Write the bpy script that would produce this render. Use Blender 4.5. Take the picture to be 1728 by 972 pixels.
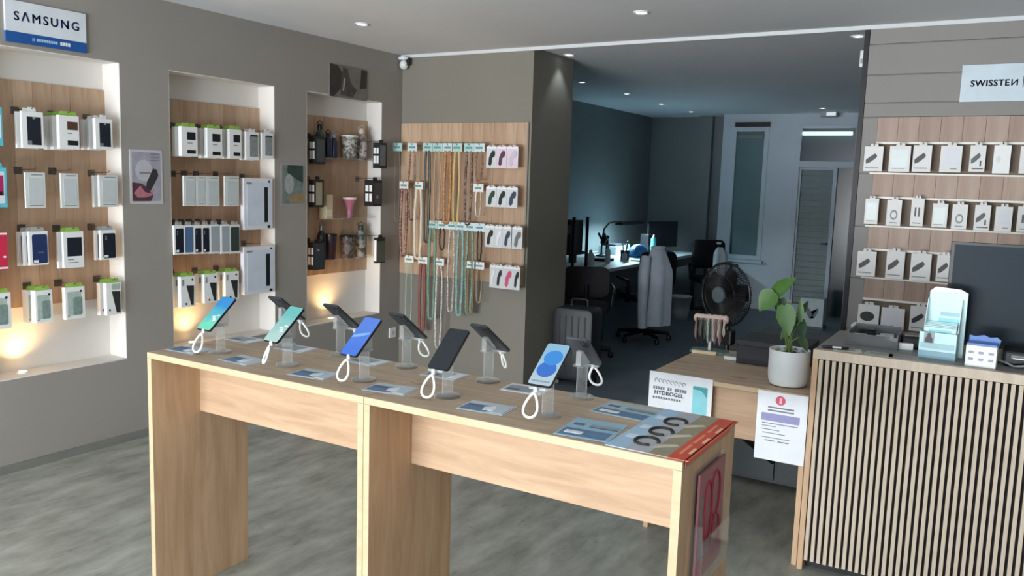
import bpy, bmesh, math, random
from mathutils import Vector, Matrix
random.seed(7)
for o in list(bpy.data.objects): bpy.data.objects.remove(o)
scene = bpy.context.scene
COL = scene.collection
PI = math.pi
H = 2.597                                   # ceiling height

# ------------------------------------------------------------------ camera
cam_d = bpy.data.cameras.new('camera'); cam = bpy.data.objects.new('camera', cam_d); COL.objects.link(cam)
yaw, pitch, roll = -0.53893862, 0.12603482, 0.03160326
Fv = Vector((math.sin(yaw)*math.cos(pitch), math.cos(yaw)*math.cos(pitch), -math.sin(pitch)))
r0 = Vector((math.cos(yaw), -math.sin(yaw), 0)); u0 = r0.cross(Fv)
rv = r0*math.cos(roll)+u0*math.sin(roll); uv = -r0*math.sin(roll)+u0*math.cos(roll)
m = Matrix((rv, uv, -Fv)).transposed().to_4x4(); m.translation = (4.41, -5.522, 1.6)
cam.matrix_world = m
cam_d.sensor_fit = 'HORIZONTAL'; cam_d.sensor_width = 36; cam_d.lens = 36*1408.6/1728; cam_d.clip_start = .05
scene.camera = cam

# ------------------------------------------------------------------ world, daylight, exposure
w = bpy.data.worlds.new('world'); scene.world = w; w.use_nodes = True
bg = w.node_tree.nodes['Background']; bg.inputs[0].default_value = (.75, .86, 1, 1); bg.inputs[1].default_value = 1.0
def area(name, loc, rot, sx, sy, power, col):
    d = bpy.data.lights.new(name, 'AREA'); d.shape = 'RECTANGLE'; d.size = sx; d.size_y = sy; d.energy = power; d.color = col
    o = bpy.data.objects.new(name, d); COL.objects.link(o); o.location = loc; o.rotation_euler = rot; return o
# daylight entering through the glazed shop front behind the camera
area('shopfront_daylight', (2.25, -9.60, 1.35), (PI/2, 0, 0), 3.9, 2.2, 205, (.90, .96, 1.0))
# added upward area light that lifts the ceiling, standing in for pavement bounce
area('ceiling_lift_fill', (2.25, -9.56, .55), (PI/2+.85, 0, 0), 3.9, .8, 470, (.94, .97, 1.0))
scene.view_settings.view_transform = 'Standard'; scene.view_settings.look = 'None'
scene.view_settings.exposure = 0.10; scene.view_settings.gamma = 1
scene.view_settings.use_curve_mapping = False

# ------------------------------------------------------------------ materials
def lin(c): return tuple(((v/255)/12.92 if v/255 <= .04045 else ((v/255+.055)/1.055)**2.4) for v in c)+(1,)
MATS = {}
def M(name, col=None, rough=.6, metal=0, var=.06, scale=8, bump=0, spec=.5):
    """plain paint / plastic / card with a faint procedural tone variation"""
    if name in MATS: return MATS[name]
    mt = bpy.data.materials.new(name); mt.use_nodes = True; nt = mt.node_tree; b = nt.nodes['Principled BSDF']
    b.inputs['Roughness'].default_value = rough; b.inputs['Metallic'].default_value = metal
    b.inputs['Specular IOR Level'].default_value = spec
    tc = nt.nodes.new('ShaderNodeTexCoord'); n = nt.nodes.new('ShaderNodeTexNoise')
    n.inputs['Scale'].default_value = scale; n.inputs['Detail'].default_value = 4
    nt.links.new(tc.outputs['Object'], n.inputs['Vector'])
    r = nt.nodes.new('ShaderNodeValToRGB'); c = lin(col)
    r.color_ramp.elements[0].position = .3; r.color_ramp.elements[1].position = .7
    r.color_ramp.elements[0].color = tuple(v*(1-var) for v in c[:3])+(1,)
    r.color_ramp.elements[1].color = tuple(min(1, v*(1+var)) for v in c[:3])+(1,)
    nt.links.new(n.outputs['Fac'], r.inputs['Fac']); nt.links.new(r.outputs['Color'], b.inputs['Base Color'])
    if bump:
        bp = nt.nodes.new('ShaderNodeBump'); bp.inputs['Strength'].default_value = bump; bp.inputs['Distance'].default_value = .004
        nt.links.new(n.outputs['Fac'], bp.inputs['Height']); nt.links.new(bp.outputs['Normal'], b.inputs['Normal'])
    MATS[name] = mt; return mt
def EM(name, col, strength, col2=None):
    if name in MATS: return MATS[name]
    mt = bpy.data.materials.new(name); mt.use_nodes = True; nt = mt.node_tree; b = nt.nodes['Principled BSDF']
    b.inputs['Roughness'].default_value = .25
    b.inputs['Base Color'].default_value = (.01, .01, .01, 1)
    b.inputs['Emission Strength'].default_value = strength
    if col2:
        tc = nt.nodes.new('ShaderNodeTexCoord'); sp = nt.nodes.new('ShaderNodeSeparateXYZ'); n = nt.nodes.new('ShaderNodeTexNoise')
        n.inputs['Scale'].default_value = 18
        nt.links.new(tc.outputs['Generated'], sp.inputs[0]); nt.links.new(tc.outputs['Object'], n.inputs['Vector'])
        ad = nt.nodes.new('ShaderNodeMath'); ad.operation = 'MULTIPLY_ADD'; ad.inputs[1].default_value = .5
        nt.links.new(n.outputs['Fac'], ad.inputs[0]); nt.links.new(sp.outputs['Z'], ad.inputs[2])
        r = nt.nodes.new('ShaderNodeValToRGB'); r.color_ramp.elements[0].color = lin(col); r.color_ramp.elements[1].color = lin(col2)
        r.color_ramp.elements[0].position = .45; r.color_ramp.elements[1].position = 1.0
        nt.links.new(ad.outputs[0], r.inputs['Fac']); nt.links.new(r.outputs['Color'], b.inputs['Emission Color'])
    else: b.inputs['Emission Color'].default_value = lin(col)
    MATS[name] = mt; return mt
def WOOD(name, c1, c2, axis='x', scale=1.0, rough=.5, knots=True, tone=0):
    if name in MATS: return MATS[name]
    mt = bpy.data.materials.new(name); mt.use_nodes = True; nt = mt.node_tree; b = nt.nodes['Principled BSDF']
    b.inputs['Roughness'].default_value = rough; b.inputs['Specular IOR Level'].default_value = .35
    tc = nt.nodes.new('ShaderNodeTexCoord'); mp = nt.nodes.new('ShaderNodeMapping')
    s = {'x': (1.5, 14, 14), 'y': (14, 1.5, 14), 'z': (14, 14, 1.5)}[axis]
    mp.inputs['Scale'].default_value = tuple(v*scale for v in s)
    nt.links.new(tc.outputs['Object'], mp.inputs['Vector'])
    n = nt.nodes.new('ShaderNodeTexNoise'); n.inputs['Scale'].default_value = 1.6; n.inputs['Detail'].default_value = 7
    n.inputs['Roughness'].default_value = .62; n.inputs['Distortion'].default_value = .8
    nt.links.new(mp.outputs['Vector'], n.inputs['Vector'])
    r = nt.nodes.new('ShaderNodeValToRGB'); e = r.color_ramp.elements
    e[0].position = .32; e[0].color = lin(c1); e[1].position = .68; e[1].color = lin(c2)
    nt.links.new(n.outputs['Fac'], r.inputs['Fac']); out = r.outputs['Color']
    def mul(col_out, fac_out, dark):
        mx = nt.nodes.new('ShaderNodeMix'); mx.data_type = 'RGBA'; mx.blend_type = 'MULTIPLY'
        mx.inputs['B'].default_value = dark; nt.links.new(col_out, mx.inputs['A']); nt.links.new(fac_out, mx.inputs['Factor'])
        return mx.outputs['Result']
    if knots:
        mk = nt.nodes.new('ShaderNodeMapping'); k = {'x': (2.2, 7, 7), 'y': (7, 2.2, 7), 'z': (7, 7, 2.2)}[axis]
        mk.inputs['Scale'].default_value = k; nt.links.new(tc.outputs['Object'], mk.inputs['Vector'])
        v = nt.nodes.new('ShaderNodeTexVoronoi'); v.inputs['Scale'].default_value = 1.0; nt.links.new(mk.outputs['Vector'], v.inputs['Vector'])
        kr = nt.nodes.new('ShaderNodeValToRGB'); kr.color_ramp.elements[0].position = .02; kr.color_ramp.elements[0].color = (1, 1, 1, 1)
        kr.color_ramp.elements[1].position = .12; kr.color_ramp.elements[1].color = (0, 0, 0, 1)
        nt.links.new(v.outputs['Distance'], kr.inputs['Fac']); out = mul(out, kr.outputs['Color'], (.55, .46, .4, 1))
    if tone:                                            # each stave a little different
        oi = nt.nodes.new('ShaderNodeObjectInfo'); mr = nt.nodes.new('ShaderNodeMath'); mr.operation = 'MULTIPLY'; mr.inputs[1].default_value = tone
        nt.links.new(oi.outputs['Random'], mr.inputs[0]); out = mul(out, mr.outputs[0], (.66, .58, .54, 1))
    nt.links.new(out, b.inputs['Base Color'])
    bp = nt.nodes.new('ShaderNodeBump'); bp.inputs['Strength'].default_value = .12; bp.inputs['Distance'].default_value = .002
    nt.links.new(n.outputs['Fac'], bp.inputs['Height']); nt.links.new(bp.outputs['Normal'], b.inputs['Normal'])
    MATS[name] = mt; return mt
def CLEAR(name, col=(248, 250, 250), base=.10, rough=.06, edge=.5):
    """clear acrylic: see-through with fresnel gloss and a faint milky body"""
    if name in MATS: return MATS[name]
    mt = bpy.data.materials.new(name); mt.use_nodes = True; nt = mt.node_tree; nt.nodes.remove(nt.nodes['Principled BSDF'])
    out = nt.nodes['Material Output']; t = nt.nodes.new('ShaderNodeBsdfTransparent'); t.inputs[0].default_value = lin(col)
    g = nt.nodes.new('ShaderNodeBsdfGlossy'); g.inputs['Roughness'].default_value = rough
    d = nt.nodes.new('ShaderNodeBsdfDiffuse'); d.inputs[0].default_value = (.85, .88, .9, 1)
    lw = nt.nodes.new('ShaderNodeLayerWeight'); lw.inputs[0].default_value = .35
    pw = nt.nodes.new('ShaderNodeMath'); pw.operation = 'POWER'; pw.inputs[1].default_value = 2.2; nt.links.new(lw.outputs['Facing'], pw.inputs[0])
    ma = nt.nodes.new('ShaderNodeMath'); ma.operation = 'MULTIPLY_ADD'; ma.inputs[1].default_value = edge; ma.inputs[2].default_value = base; ma.use_clamp = True
    nt.links.new(pw.outputs[0], ma.inputs[0])
    m1 = nt.nodes.new('ShaderNodeMixShader'); nt.links.new(ma.outputs[0], m1.inputs[0])
    nt.links.new(t.outputs[0], m1.inputs[1]); nt.links.new(d.outputs[0], m1.inputs[2])
    fr = nt.nodes.new('ShaderNodeMath'); fr.operation = 'MULTIPLY_ADD'; fr.inputs[1].default_value = .35; fr.inputs[2].default_value = .03
    nt.links.new(pw.outputs[0], fr.inputs[0])
    m2 = nt.nodes.new('ShaderNodeMixShader'); nt.links.new(fr.outputs[0], m2.inputs[0])
    nt.links.new(m1.outputs[0], m2.inputs[1]); nt.links.new(g.outputs[0], m2.inputs[2]); nt.links.new(m2.outputs[0], out.inputs[0])
    MATS[name] = mt; return mt
def SPECK(name, c1, c2, scale=60, rough=.5):
    """two-tone spotted material (leopard cords, glitter, printed cloth)"""
    if name in MATS: return MATS[name]
    mt = bpy.data.materials.new(name); mt.use_nodes = True; nt = mt.node_tree; b = nt.nodes['Principled BSDF']
    b.inputs['Roughness'].default_value = rough
    tc = nt.nodes.new('ShaderNodeTexCoord'); v = nt.nodes.new('ShaderNodeTexNoise'); v.inputs['Scale'].default_value = scale; v.inputs['Detail'].default_value = 2
    nt.links.new(tc.outputs['Object'], v.inputs['Vector'])
    r = nt.nodes.new('ShaderNodeValToRGB'); e = r.color_ramp.elements; e[0].position = .44; e[0].color = lin(c1); e[1].position = .56; e[1].color = lin(c2)
    nt.links.new(v.outputs['Fac'], r.inputs['Fac']); nt.links.new(r.outputs['Color'], b.inputs['Base Color'])
    MATS[name] = mt; return mt
def FLOOR():
    mt = bpy.data.materials.new('grey_vinyl_floor'); mt.use_nodes = True; nt = mt.node_tree; b = nt.nodes['Principled BSDF']
    tc = nt.nodes.new('ShaderNodeTexCoord'); mp = nt.nodes.new('ShaderNodeMapping'); mp.inputs['Scale'].default_value = (4.2, 1.5, 1)
    nt.links.new(tc.outputs['Object'], mp.inputs['Vector'])
    n = nt.nodes.new('ShaderNodeTexNoise'); n.inputs['Scale'].default_value = 2.2; n.inputs['Detail'].default_value = 9; n.inputs['Roughness'].default_value = .62
    nt.links.new(mp.outputs['Vector'], n.inputs['Vector'])
    r = nt.nodes.new('ShaderNodeValToRGB'); e = r.color_ramp.elements
    e[0].position = .28; e[0].color = lin((122, 124, 115)); e[1].position = .74; e[1].color = lin((184, 186, 176))
    nt.links.new(n.outputs['Fac'], r.inputs['Fac'])
    n2 = nt.nodes.new('ShaderNodeTexNoise'); n2.inputs['Scale'].default_value = 5.0; n2.inputs['Detail'].default_value = 6; n2.inputs['Roughness'].default_value = .7
    mp2 = nt.nodes.new('ShaderNodeMapping'); mp2.inputs['Scale'].default_value = (4, 1.3, 1); nt.links.new(tc.outputs['Object'], mp2.inputs['Vector'])
    nt.links.new(mp2.outputs['Vector'], n2.inputs['Vector'])
    r2 = nt.nodes.new('ShaderNodeValToRGB'); r2.color_ramp.elements[0].position = .60; r2.color_ramp.elements[1].position = .74
    r2.color_ramp.elements[0].color = (0, 0, 0, 1); r2.color_ramp.elements[1].color = (1, 1, 1, 1)
    nt.links.new(n2.outputs['Fac'], r2.inputs['Fac'])
    mx = nt.nodes.new('ShaderNodeMix'); mx.data_type = 'RGBA'; mx.blend_type = 'MULTIPLY'; mx.inputs['B'].default_value = (.5, .5, .48, 1)
    nt.links.new(r2.outputs['Color'], mx.inputs['Factor']); nt.links.new(r.outputs['Color'], mx.inputs['A'])
    nt.links.new(mx.outputs['Result'], b.inputs['Base Color'])
    b.inputs['Roughness'].default_value = .42; b.inputs['Specular IOR Level'].default_value = .4
    bp = nt.nodes.new('ShaderNodeBump'); bp.inputs['Strength'].default_value = .1; bp.inputs['Distance'].default_value = .003
    nt.links.new(n.outputs['Fac'], bp.inputs['Height']); nt.links.new(bp.outputs['Normal'], b.inputs['Normal'])
    return mt
wall_paint = M('greige_wall_paint', (152, 147, 141), .85, var=.04, scale=1.4, bump=.05)
back_wall_paint = M('falloff_darkened_wall_paint', (132, 128, 118), .85, var=.04, scale=1.4, bump=.05)  # wall paint darkened to carry the light falloff towards the back
wall_light = M('falloff_darkened_board_paint', (145, 143, 140), .8, var=.04, scale=1.2)  # board colour lowered to carry the same depth falloff of light
niche_paint = M('off_white_niche_paint', (226, 223, 218), .85, var=.03, scale=2)
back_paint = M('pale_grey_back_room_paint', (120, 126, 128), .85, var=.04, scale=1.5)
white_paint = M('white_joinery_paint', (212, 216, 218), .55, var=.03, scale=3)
back_white = M('dimmed_white_back_room_joinery', (178, 190, 200), .6, var=.03, scale=3)  # darker copy of the white joinery paint, dimness put into the colour
ceil_paint = M('white_ceiling_paint', (220, 223, 227), .9, var=.035, scale=.9, bump=.05)
floor_mat = FLOOR()
oak_x = WOOD('light_oak_laminate_along_x', (164, 133, 106), (190, 160, 130), 'x')
oak_y = WOOD('light_oak_laminate_along_y', (164, 133, 106), (190, 160, 130), 'y')
oak_z = WOOD('light_oak_laminate_upright', (180, 147, 116), (206, 175, 142), 'z')
oak_top = WOOD('oak_tabletop_laminate', (164, 142, 120), (194, 173, 150), 'x')
oak_edge = WOOD('pale_oak_edge_band', (184, 160, 126), (198, 176, 144), 'x', knots=False)
panel_oak = WOOD('oak_stave_display_panel', (180, 152, 126), (204, 176, 150), 'z', tone=.65)
slat_oak = WOOD('pale_oak_slat', (182, 166, 148), (206, 192, 174), 'z', knots=False)
white_card = M('white_card', (236, 238, 238), .5, var=.02)
white_plastic = M('white_plastic', (232, 234, 234), .35, var=.02)
black_plastic = M('black_plastic', (17, 18, 21), .4, var=.1)
dark_plastic = M('dark_slate_plastic', (44, 52, 60), .45, var=.06)
black_metal = M('black_metal', (20, 21, 24), .45, .4, var=.1)
chrome = M('dull_metal_wire', (120, 112, 104), .35, .9, var=.05)
acrylic = CLEAR('clear_acrylic', (250, 252, 252), base=.05, edge=.6)
acrylic_sheet = CLEAR('clear_acrylic_sheet', (252, 253, 253), base=.03, edge=.15)

# ------------------------------------------------------------------ geometry helpers
class G:
    """collects shapes, build() links them as ONE mesh object"""
    def __init__(s): s.v = []; s.f = []
    def box(s, x0, x1, y0, y1, z0, z1):
        b = len(s.v); s.v += [(x0,y0,z0),(x1,y0,z0),(x1,y1,z0),(x0,y1,z0),(x0,y0,z1),(x1,y0,z1),(x1,y1,z1),(x0,y1,z1)]
        s.f += [tuple(b+i for i in q) for q in ((0,3,2,1),(4,5,6,7),(0,1,5,4),(1,2,6,5),(2,3,7,6),(3,0,4,7))]; return s
    def prism(s, pts, d, fn):
        """polygon pts (2-D) extruded by d; fn(a,b,t) maps to 3-D with t = 0..1"""
        n = len(pts); b = len(s.v)
        s.v += [fn(a, c, 0) for a, c in pts]+[fn(a, c, d) for a, c in pts]
        s.f += [tuple(b+i for i in range(n))[::-1], tuple(b+n+i for i in range(n))]
        s.f += [(b+i, b+(i+1) % n, b+n+(i+1) % n, b+n+i) for i in range(n)]; return s
    def xz(s, pts, y0, y1):            # polygon in the x-z plane, thickness along y
        return s.prism(pts, y1-y0, lambda a, c, t: (a, y0+t, c))
    def xy(s, pts, z0, z1): return s.prism(pts, z1-z0, lambda a, c, t: (a, c, z0+t))
    def yz(s, pts, x0, x1): return s.prism(pts, x1-x0, lambda a, c, t: (x0+t, a, c))
    def tube(s, pts, r, n=8, closed=False, cap=True):
        P = [Vector(p) for p in pts]; N = len(P); rr = r if hasattr(r, '__len__') else [r]*N; b = len(s.v); up = None
        for i, p in enumerate(P):
            t = (P[(i+1) % N]-P[i-1]) if closed else (P[min(i+1, N-1)]-P[max(i-1, 0)])
            t.normalize()
            if up is None:
                up = Vector((0, 0, 1)) if abs(t.z) < .9 else Vector((1, 0, 0))
            a = t.cross(up); a = a.normalized() if a.length > 1e-6 else Vector((1, 0, 0)); c = a.cross(t).normalized(); up = c
            for k in range(n):
                q = p+(a*math.cos(2*PI*k/n)+c*math.sin(2*PI*k/n))*rr[i]; s.v.append(tuple(q))
        for i in range(N if closed else N-1):
            j = (i+1) % N
            for k in range(n):
                s.f.append((b+i*n+k, b+i*n+(k+1) % n, b+j*n+(k+1) % n, b+j*n+k))
        if cap and not closed:
            s.f.append(tuple(b+k for k in range(n))[::-1]); s.f.append(tuple(b+(N-1)*n+k for k in range(n)))
        return s
    def lathe(s, prof, n=20, c=(0, 0)):
        b = len(s.v)
        for r, z in prof:
            for k in range(n): s.v.append((c[0]+r*math.cos(2*PI*k/n), c[1]+r*math.sin(2*PI*k/n), z))
        for i in range(len(prof)-1):
            for k in range(n): s.f.append((b+i*n+k, b+i*n+(k+1) % n, b+(i+1)*n+(k+1) % n, b+(i+1)*n+k))
        s.f.append(tuple(b+k for k in range(n))[::-1]); m_ = b+(len(prof)-1)*n; s.f.append(tuple(m_+k for k in range(n))); return s
    def loft(s, rings):
        b = len(s.v); n = len(rings[0])
        for q in rings: s.v += [tuple(p) for p in q]
        for i in range(len(rings)-1):
            for k in range(n): s.f.append((b+i*n+k, b+i*n+(k+1) % n, b+(i+1)*n+(k+1) % n, b+(i+1)*n+k))
        s.f.append(tuple(b+k for k in range(n))[::-1]); m_ = b+(len(rings)-1)*n; s.f.append(tuple(m_+k for k in range(n))); return s
    def build(s, name, mat, parent=None, loc=None, rot=None, smooth=False, bevel=0):
        me = bpy.data.meshes.new(name); me.from_pydata(s.v, [], s.f)
        bm = bmesh.new(); bm.from_mesh(me)
        if bevel:
            es = [e for e in bm.edges if len(e.link_faces) == 2 and e.calc_face_angle(0) > .5]
            bmesh.ops.bevel(bm, geom=es, offset=bevel, segments=2, profile=.5, affect='EDGES', clamp_overlap=True)
        bmesh.ops.recalc_face_normals(bm, faces=bm.faces); bm.to_mesh(me); bm.free()
        if smooth:
            me.polygons.foreach_set('use_smooth', [True]*len(me.polygons)); 
            try: me.set_sharp_from_angle(angle=.7)
            except Exception: pass
        return link(name, me, mat, parent, loc, rot)
def link(name, me, mat, parent=None, loc=None, rot=None):
    if not me.materials: me.materials.append(mat)
    o = bpy.data.objects.new(name, me); COL.objects.link(o)
    if parent: o.parent = parent
    if loc: o.location = loc
    if rot: o.rotation_euler = rot
    return o
def tag(o, label, cat, group=None):
    o['label'] = label; o['category'] = cat
    if group: o['group'] = group
    return o
def thing(name, label, cat, loc=(0, 0, 0), rot=(0, 0, 0), group=None):
    o = bpy.data.objects.new(name, None); COL.objects.link(o); o.location = loc; o.rotation_euler = rot; o.empty_display_size = .05
    return tag(o, label, cat, group)
def struct(name, g, mat, parent=None, **k):
    o = g.build(name, mat, parent, **k); 
    if not parent: o['kind'] = 'structure'
    return o
def rrect(w, h, r, n=5, cx=0, cy=0):
    pts = []
    for sx, sy, a0 in ((1, 1, 0), (-1, 1, PI/2), (-1, -1, PI), (1, -1, 1.5*PI)):
        for k in range(n+1):
            a = a0+PI/2*k/n; pts.append((cx+sx*(w/2-r)+r*math.cos(a), cy+sy*(h/2-r)+r*math.sin(a)))
    return pts
def circ(r, n=16, cx=0, cy=0, ry=None):
    return [(cx+r*math.cos(2*PI*k/n), cy+(ry or r)*math.sin(2*PI*k/n)) for k in range(n)]
def text(s, size, mat, parent, x, y, z, name='lettering', bold=0.0, flip=None, spacing=1.0, rot=None, sx=1.0):
    """flat lettering facing local -y, centred on (x, z)"""
    cu = bpy.data.curves.new('lettering_curve', 'FONT'); cu.body = s; cu.size = size; cu.align_x = 'CENTER'; cu.align_y = 'CENTER'
    cu.extrude = .0006; cu.space_character = spacing; cu.resolution_u = 3
    t = bpy.data.objects.new('lettering_tmp', cu); COL.objects.link(t); bpy.context.view_layer.update()
    me = bpy.data.meshes.new_from_object(t.evaluated_get(bpy.context.evaluated_depsgraph_get()))
    bpy.data.objects.remove(t); me.name = name
    vs = [(x+v.co.x*sx, y-v.co.z, z+v.co.y) for v in me.vertices]; fs = [tuple(p.vertices) for p in me.polygons]; bpy.data.meshes.remove(me)
    V, F_ = [], []
    for dx, dz in ((0, 0),) if not bold else ((-bold, 0), (bold, 0), (0, bold*.7), (0, -bold*.7)):
        o_ = len(V); V += [(a+dx, b, c+dz) for a, b, c in vs]; F_ += [tuple(o_+i for i in f) for f in fs]
    me = bpy.data.meshes.new(name); me.from_pydata(V, [], F_); return link(name, me, mat, parent)

# ================================================================== THE SETTING
NB, NT = .495, 2.20                           # niche sill and head heights
NICHES = [(-3.375, -2.54), (-2.222, -1.386), (-1.083, -.255)]
floor = struct('floor', G().box(-.6, 6.9, -9.7, 0.02, -.1, 0), floor_mat)
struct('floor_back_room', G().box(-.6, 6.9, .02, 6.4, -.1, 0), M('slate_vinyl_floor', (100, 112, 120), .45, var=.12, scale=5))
ceiling = struct('ceiling', G().box(-.6, 6.9, -9.7, 6.4, H, H+.15), ceil_paint)
g = G().box(-.36, 0, -9.7, .65, 0, NB).box(-.36, 0, -9.7, .65, NT, H).box(-.36, -.17, -9.7, .65, NB, NT)
ys = [-9.7]+[v for n in NICHES for v in n]+[.65]
for a, b in zip(ys[0::2], ys[1::2]): g.box(-.17, 0, a, b, NB, NT)
wall_left = struct('wall_left', g, wall_paint)
for a, b in NICHES:
    struct('niche_lining', G().box(-.1699, -.155, a, b, NB, NT).box(-.1699, -.0005, b-.004, b-.0002, NB, NT).box(-.1699, -.0005, a+.0002, a+.004, NB, NT)
           .box(-.1699, -.0005, a, b, NT-.004, NT-.0002).box(-.1699, -.0005, a, b, NB+.0002, NB+.006), niche_paint, wall_left)
struct('baseboard_left', G().box(0, .012, -9.6, 0, 0, .045), M('grey_baseboard', (122, 122, 116), .6), None)
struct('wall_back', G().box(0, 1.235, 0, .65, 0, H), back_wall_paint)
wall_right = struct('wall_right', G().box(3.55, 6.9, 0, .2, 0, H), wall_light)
grooves = [2.597, 2.483, 2.304, 2.14, 2.056]
for z1, z0 in zip(grooves, grooves[1:]):
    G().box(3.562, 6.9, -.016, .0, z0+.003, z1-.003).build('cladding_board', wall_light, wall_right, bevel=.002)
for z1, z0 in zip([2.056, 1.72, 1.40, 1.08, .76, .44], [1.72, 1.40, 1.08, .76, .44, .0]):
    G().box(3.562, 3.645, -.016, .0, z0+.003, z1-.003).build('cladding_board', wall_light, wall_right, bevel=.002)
struct('trim_1', G().box(0, 6.9, -.022, 0.0, H-.024, H), white_paint)
struct('trim_2', G().box(3.532, 3.560, -.02, .2, 0, H-.024), black_metal)
# shop front behind the camera: wall with a wide glazed opening
struct('wall_front', G().box(-.36, 6.9, -9.85, -9.7, 0, .25).box(-.36, 6.9, -9.85, -9.7, 2.45, H).box(-.36, .3, -9.85, -9.7, .25, 2.45)
       .box(4.2, 6.9, -9.85, -9.7, .25, 2.45), wall_paint)
struct('wall_side', G().box(6.9, 7.05, -9.85, 6.4, 0, H), wall_paint)
# back room
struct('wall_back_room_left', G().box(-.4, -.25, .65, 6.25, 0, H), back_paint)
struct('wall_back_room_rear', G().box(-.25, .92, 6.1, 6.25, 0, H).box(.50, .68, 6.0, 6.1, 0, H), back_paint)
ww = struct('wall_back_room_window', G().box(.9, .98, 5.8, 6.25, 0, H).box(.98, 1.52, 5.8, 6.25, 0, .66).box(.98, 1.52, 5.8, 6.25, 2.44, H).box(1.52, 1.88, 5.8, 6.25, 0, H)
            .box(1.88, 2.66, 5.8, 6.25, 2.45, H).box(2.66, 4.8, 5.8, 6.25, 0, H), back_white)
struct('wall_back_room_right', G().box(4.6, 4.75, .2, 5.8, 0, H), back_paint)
pane_dark = M('dark_teal_window_glass', (84, 112, 116), .3, var=.12, scale=1.2)
wn = struct('window_1', G().box(.98, 1.09, 5.79, 5.86, .66, 2.44).box(1.46, 1.52, 5.79, 5.86, .66, 2.44).box(1.09, 1.46, 5.79, 5.86, .66, .72).box(1.09, 1.46, 5.79, 5.86, 2.37, 2.44), back_white, bevel=.004)
G().box(1.09, 1.46, 5.83, 5.845, .72, 2.37).build('pane', pane_dark, wn)
G().box(1.07, 1.53, 5.765, 5.80, 2.43, 2.49).build('vent_slot', black_plastic, wn)
G().box(1.10, 1.45, 5.80, 5.825, 2.28, 2.32).build('blind_rail', M('grey_rail', (110, 120, 122), .5), wn)
G().box(.95, 1.55, 5.74, 5.8, .62, .66).build('window_sill', back_white, wn)
dr = struct('door_1', G().box(1.88, 1.94, 5.78, 5.88, 0, 2.45).box(2.60, 2.66, 5.78, 5.88, 0, 2.45).box(1.94, 2.60, 5.78, 5.88, 2.41, 2.45).box(1.94, 2.60, 5.78, 5.88, 1.91, 1.99)
            .box(2.36, 2.41, 5.80, 5.88, 0, 1.91).box(1.94, 2.36, 5.81, 5.87, 0, .12).box(1.94, 1.965, 5.81, 5.87, .12, 1.91).box(1.965, 2.36, 5.81, 5.87, 1.88, 1.91), back_white, bevel=.003)
G().box(1.965, 2.36, 5.855, 5.865, .12, 1.88).build('pane', M('grey_green_door_glass', (70, 88, 88), .4), dr)
blind = M('grey_blind_slat', (120, 136, 136), .5)
sl = G().xz([(0, 0), (.39, 0), (.39, .066), (0, .066)], -.006, 0)
first = sl.build('blind_slat', blind, dr, loc=(1.968, 5.848, .14), rot=(-.18, 0, 0))
for k in range(1, 22):
    o = link('blind_slat', first.data, blind, dr, loc=(1.968, 5.848, .14+k*.0795), rot=(-.18, 0, 0))
G().box(2.41, 2.60, 5.84, 5.85, .0, 1.91).build('side_pane', M('dark_side_glass', (40, 52, 58), .2), dr)
G().box(1.94, 2.60, 5.84, 5.85, 1.99, 2.41).build('transom_pane', M('transom_glass', (62, 78, 84), .25), dr)
G().box(2.335, 2.352, 5.76, 5.81, .92, .95).box(2.28, 2.352, 5.755, 5.767, .925, .945).build('door_handle', black_metal, dr)
tag(G().box(1.95, 2.56, 5.76, 5.80, 2.315, 2.365).build('transom_reflection_bar', EM('cool_reflection_glow', (205, 232, 240), 1.3), bevel=.008), 'cool white glowing bar imitating a reflection above the back room door', 'lamp')  # emissive bar in place of a bright reflection in the transom glass

# ------------------------------------------------------------------ ceiling downlights and small fittings
lens_mat = EM('downlight_lens', (235, 242, 245), 6)
def downlight(x, y, label, power, col=(1, .96, .9)):
    t = thing('downlight', label, 'ceiling light', (x, y, H), group='recessed ceiling downlights')
    ring = []
    G().lathe([(.046, 0), (.046, -.006), (.040, -.009), (.030, -.005), (.030, 0)], 20).build('ring', white_plastic, t, smooth=True)
    G().lathe([(.029, -.001), (.029, -.004), (.018, -.006), (.001, -.007)], 16).build('lens', lens_mat, t, smooth=True)
    d = bpy.data.lights.new('downlight_beam', 'SPOT'); d.energy = power; d.spot_size = 1.5; d.spot_blend = .6; d.color = col; d.shadow_soft_size = .03
    o = bpy.data.objects.new('downlight_beam', d); COL.objects.link(o); o.parent = t; o.location = (0, 0, -.02)
downlight(.63, -1.22, 'round ceiling downlight nearest the left wall niches', 5)
downlight(2.45, -.89, 'round ceiling downlight in the middle of the front ceiling', 5)
downlight(1.32, .40, 'round downlight washing the side of the wall stub', 3.5, (.8, .95, 1))
downlight(.65, 1.98, 'nearest downlight of the back room row beside the dark left wall', .6, (.8, .92, 1))
downlight(.66, 3.05, 'second downlight of the back room row', .6, (.8, .92, 1))
downlight(.61, 4.22, 'third downlight of the back room row', .6, (.8, .92, 1))
downlight(.62, 5.26, 'farthest downlight of the back room row', .6, (.8, .92, 1))
downlight(2.31, 5.1, 'downlight above the back room door', .6, (.8, .92, 1))
downlight(3.44, .31, 'downlight tucked beside the black wall end trim', 1.5, (.85, .95, 1))
t = thing('emergency_light', 'small white emergency light box under back room ceiling', 'light', (2.30, 5.55, H))
G().box(-.10, .10, -.05, .05, -.07, 0).build('housing', M('grey_housing', (150, 160, 164), .5), t, bevel=.006)
G().box(-.02, .09, -.054, -.05, -.055, -.015).build('diffuser', EM('soft_white_diffuser', (220, 232, 236), .8), t)
t = thing('door_sensor', 'small white sensor box on the black wall end trim', 'sensor', (3.515, .10, 2.37))
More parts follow.
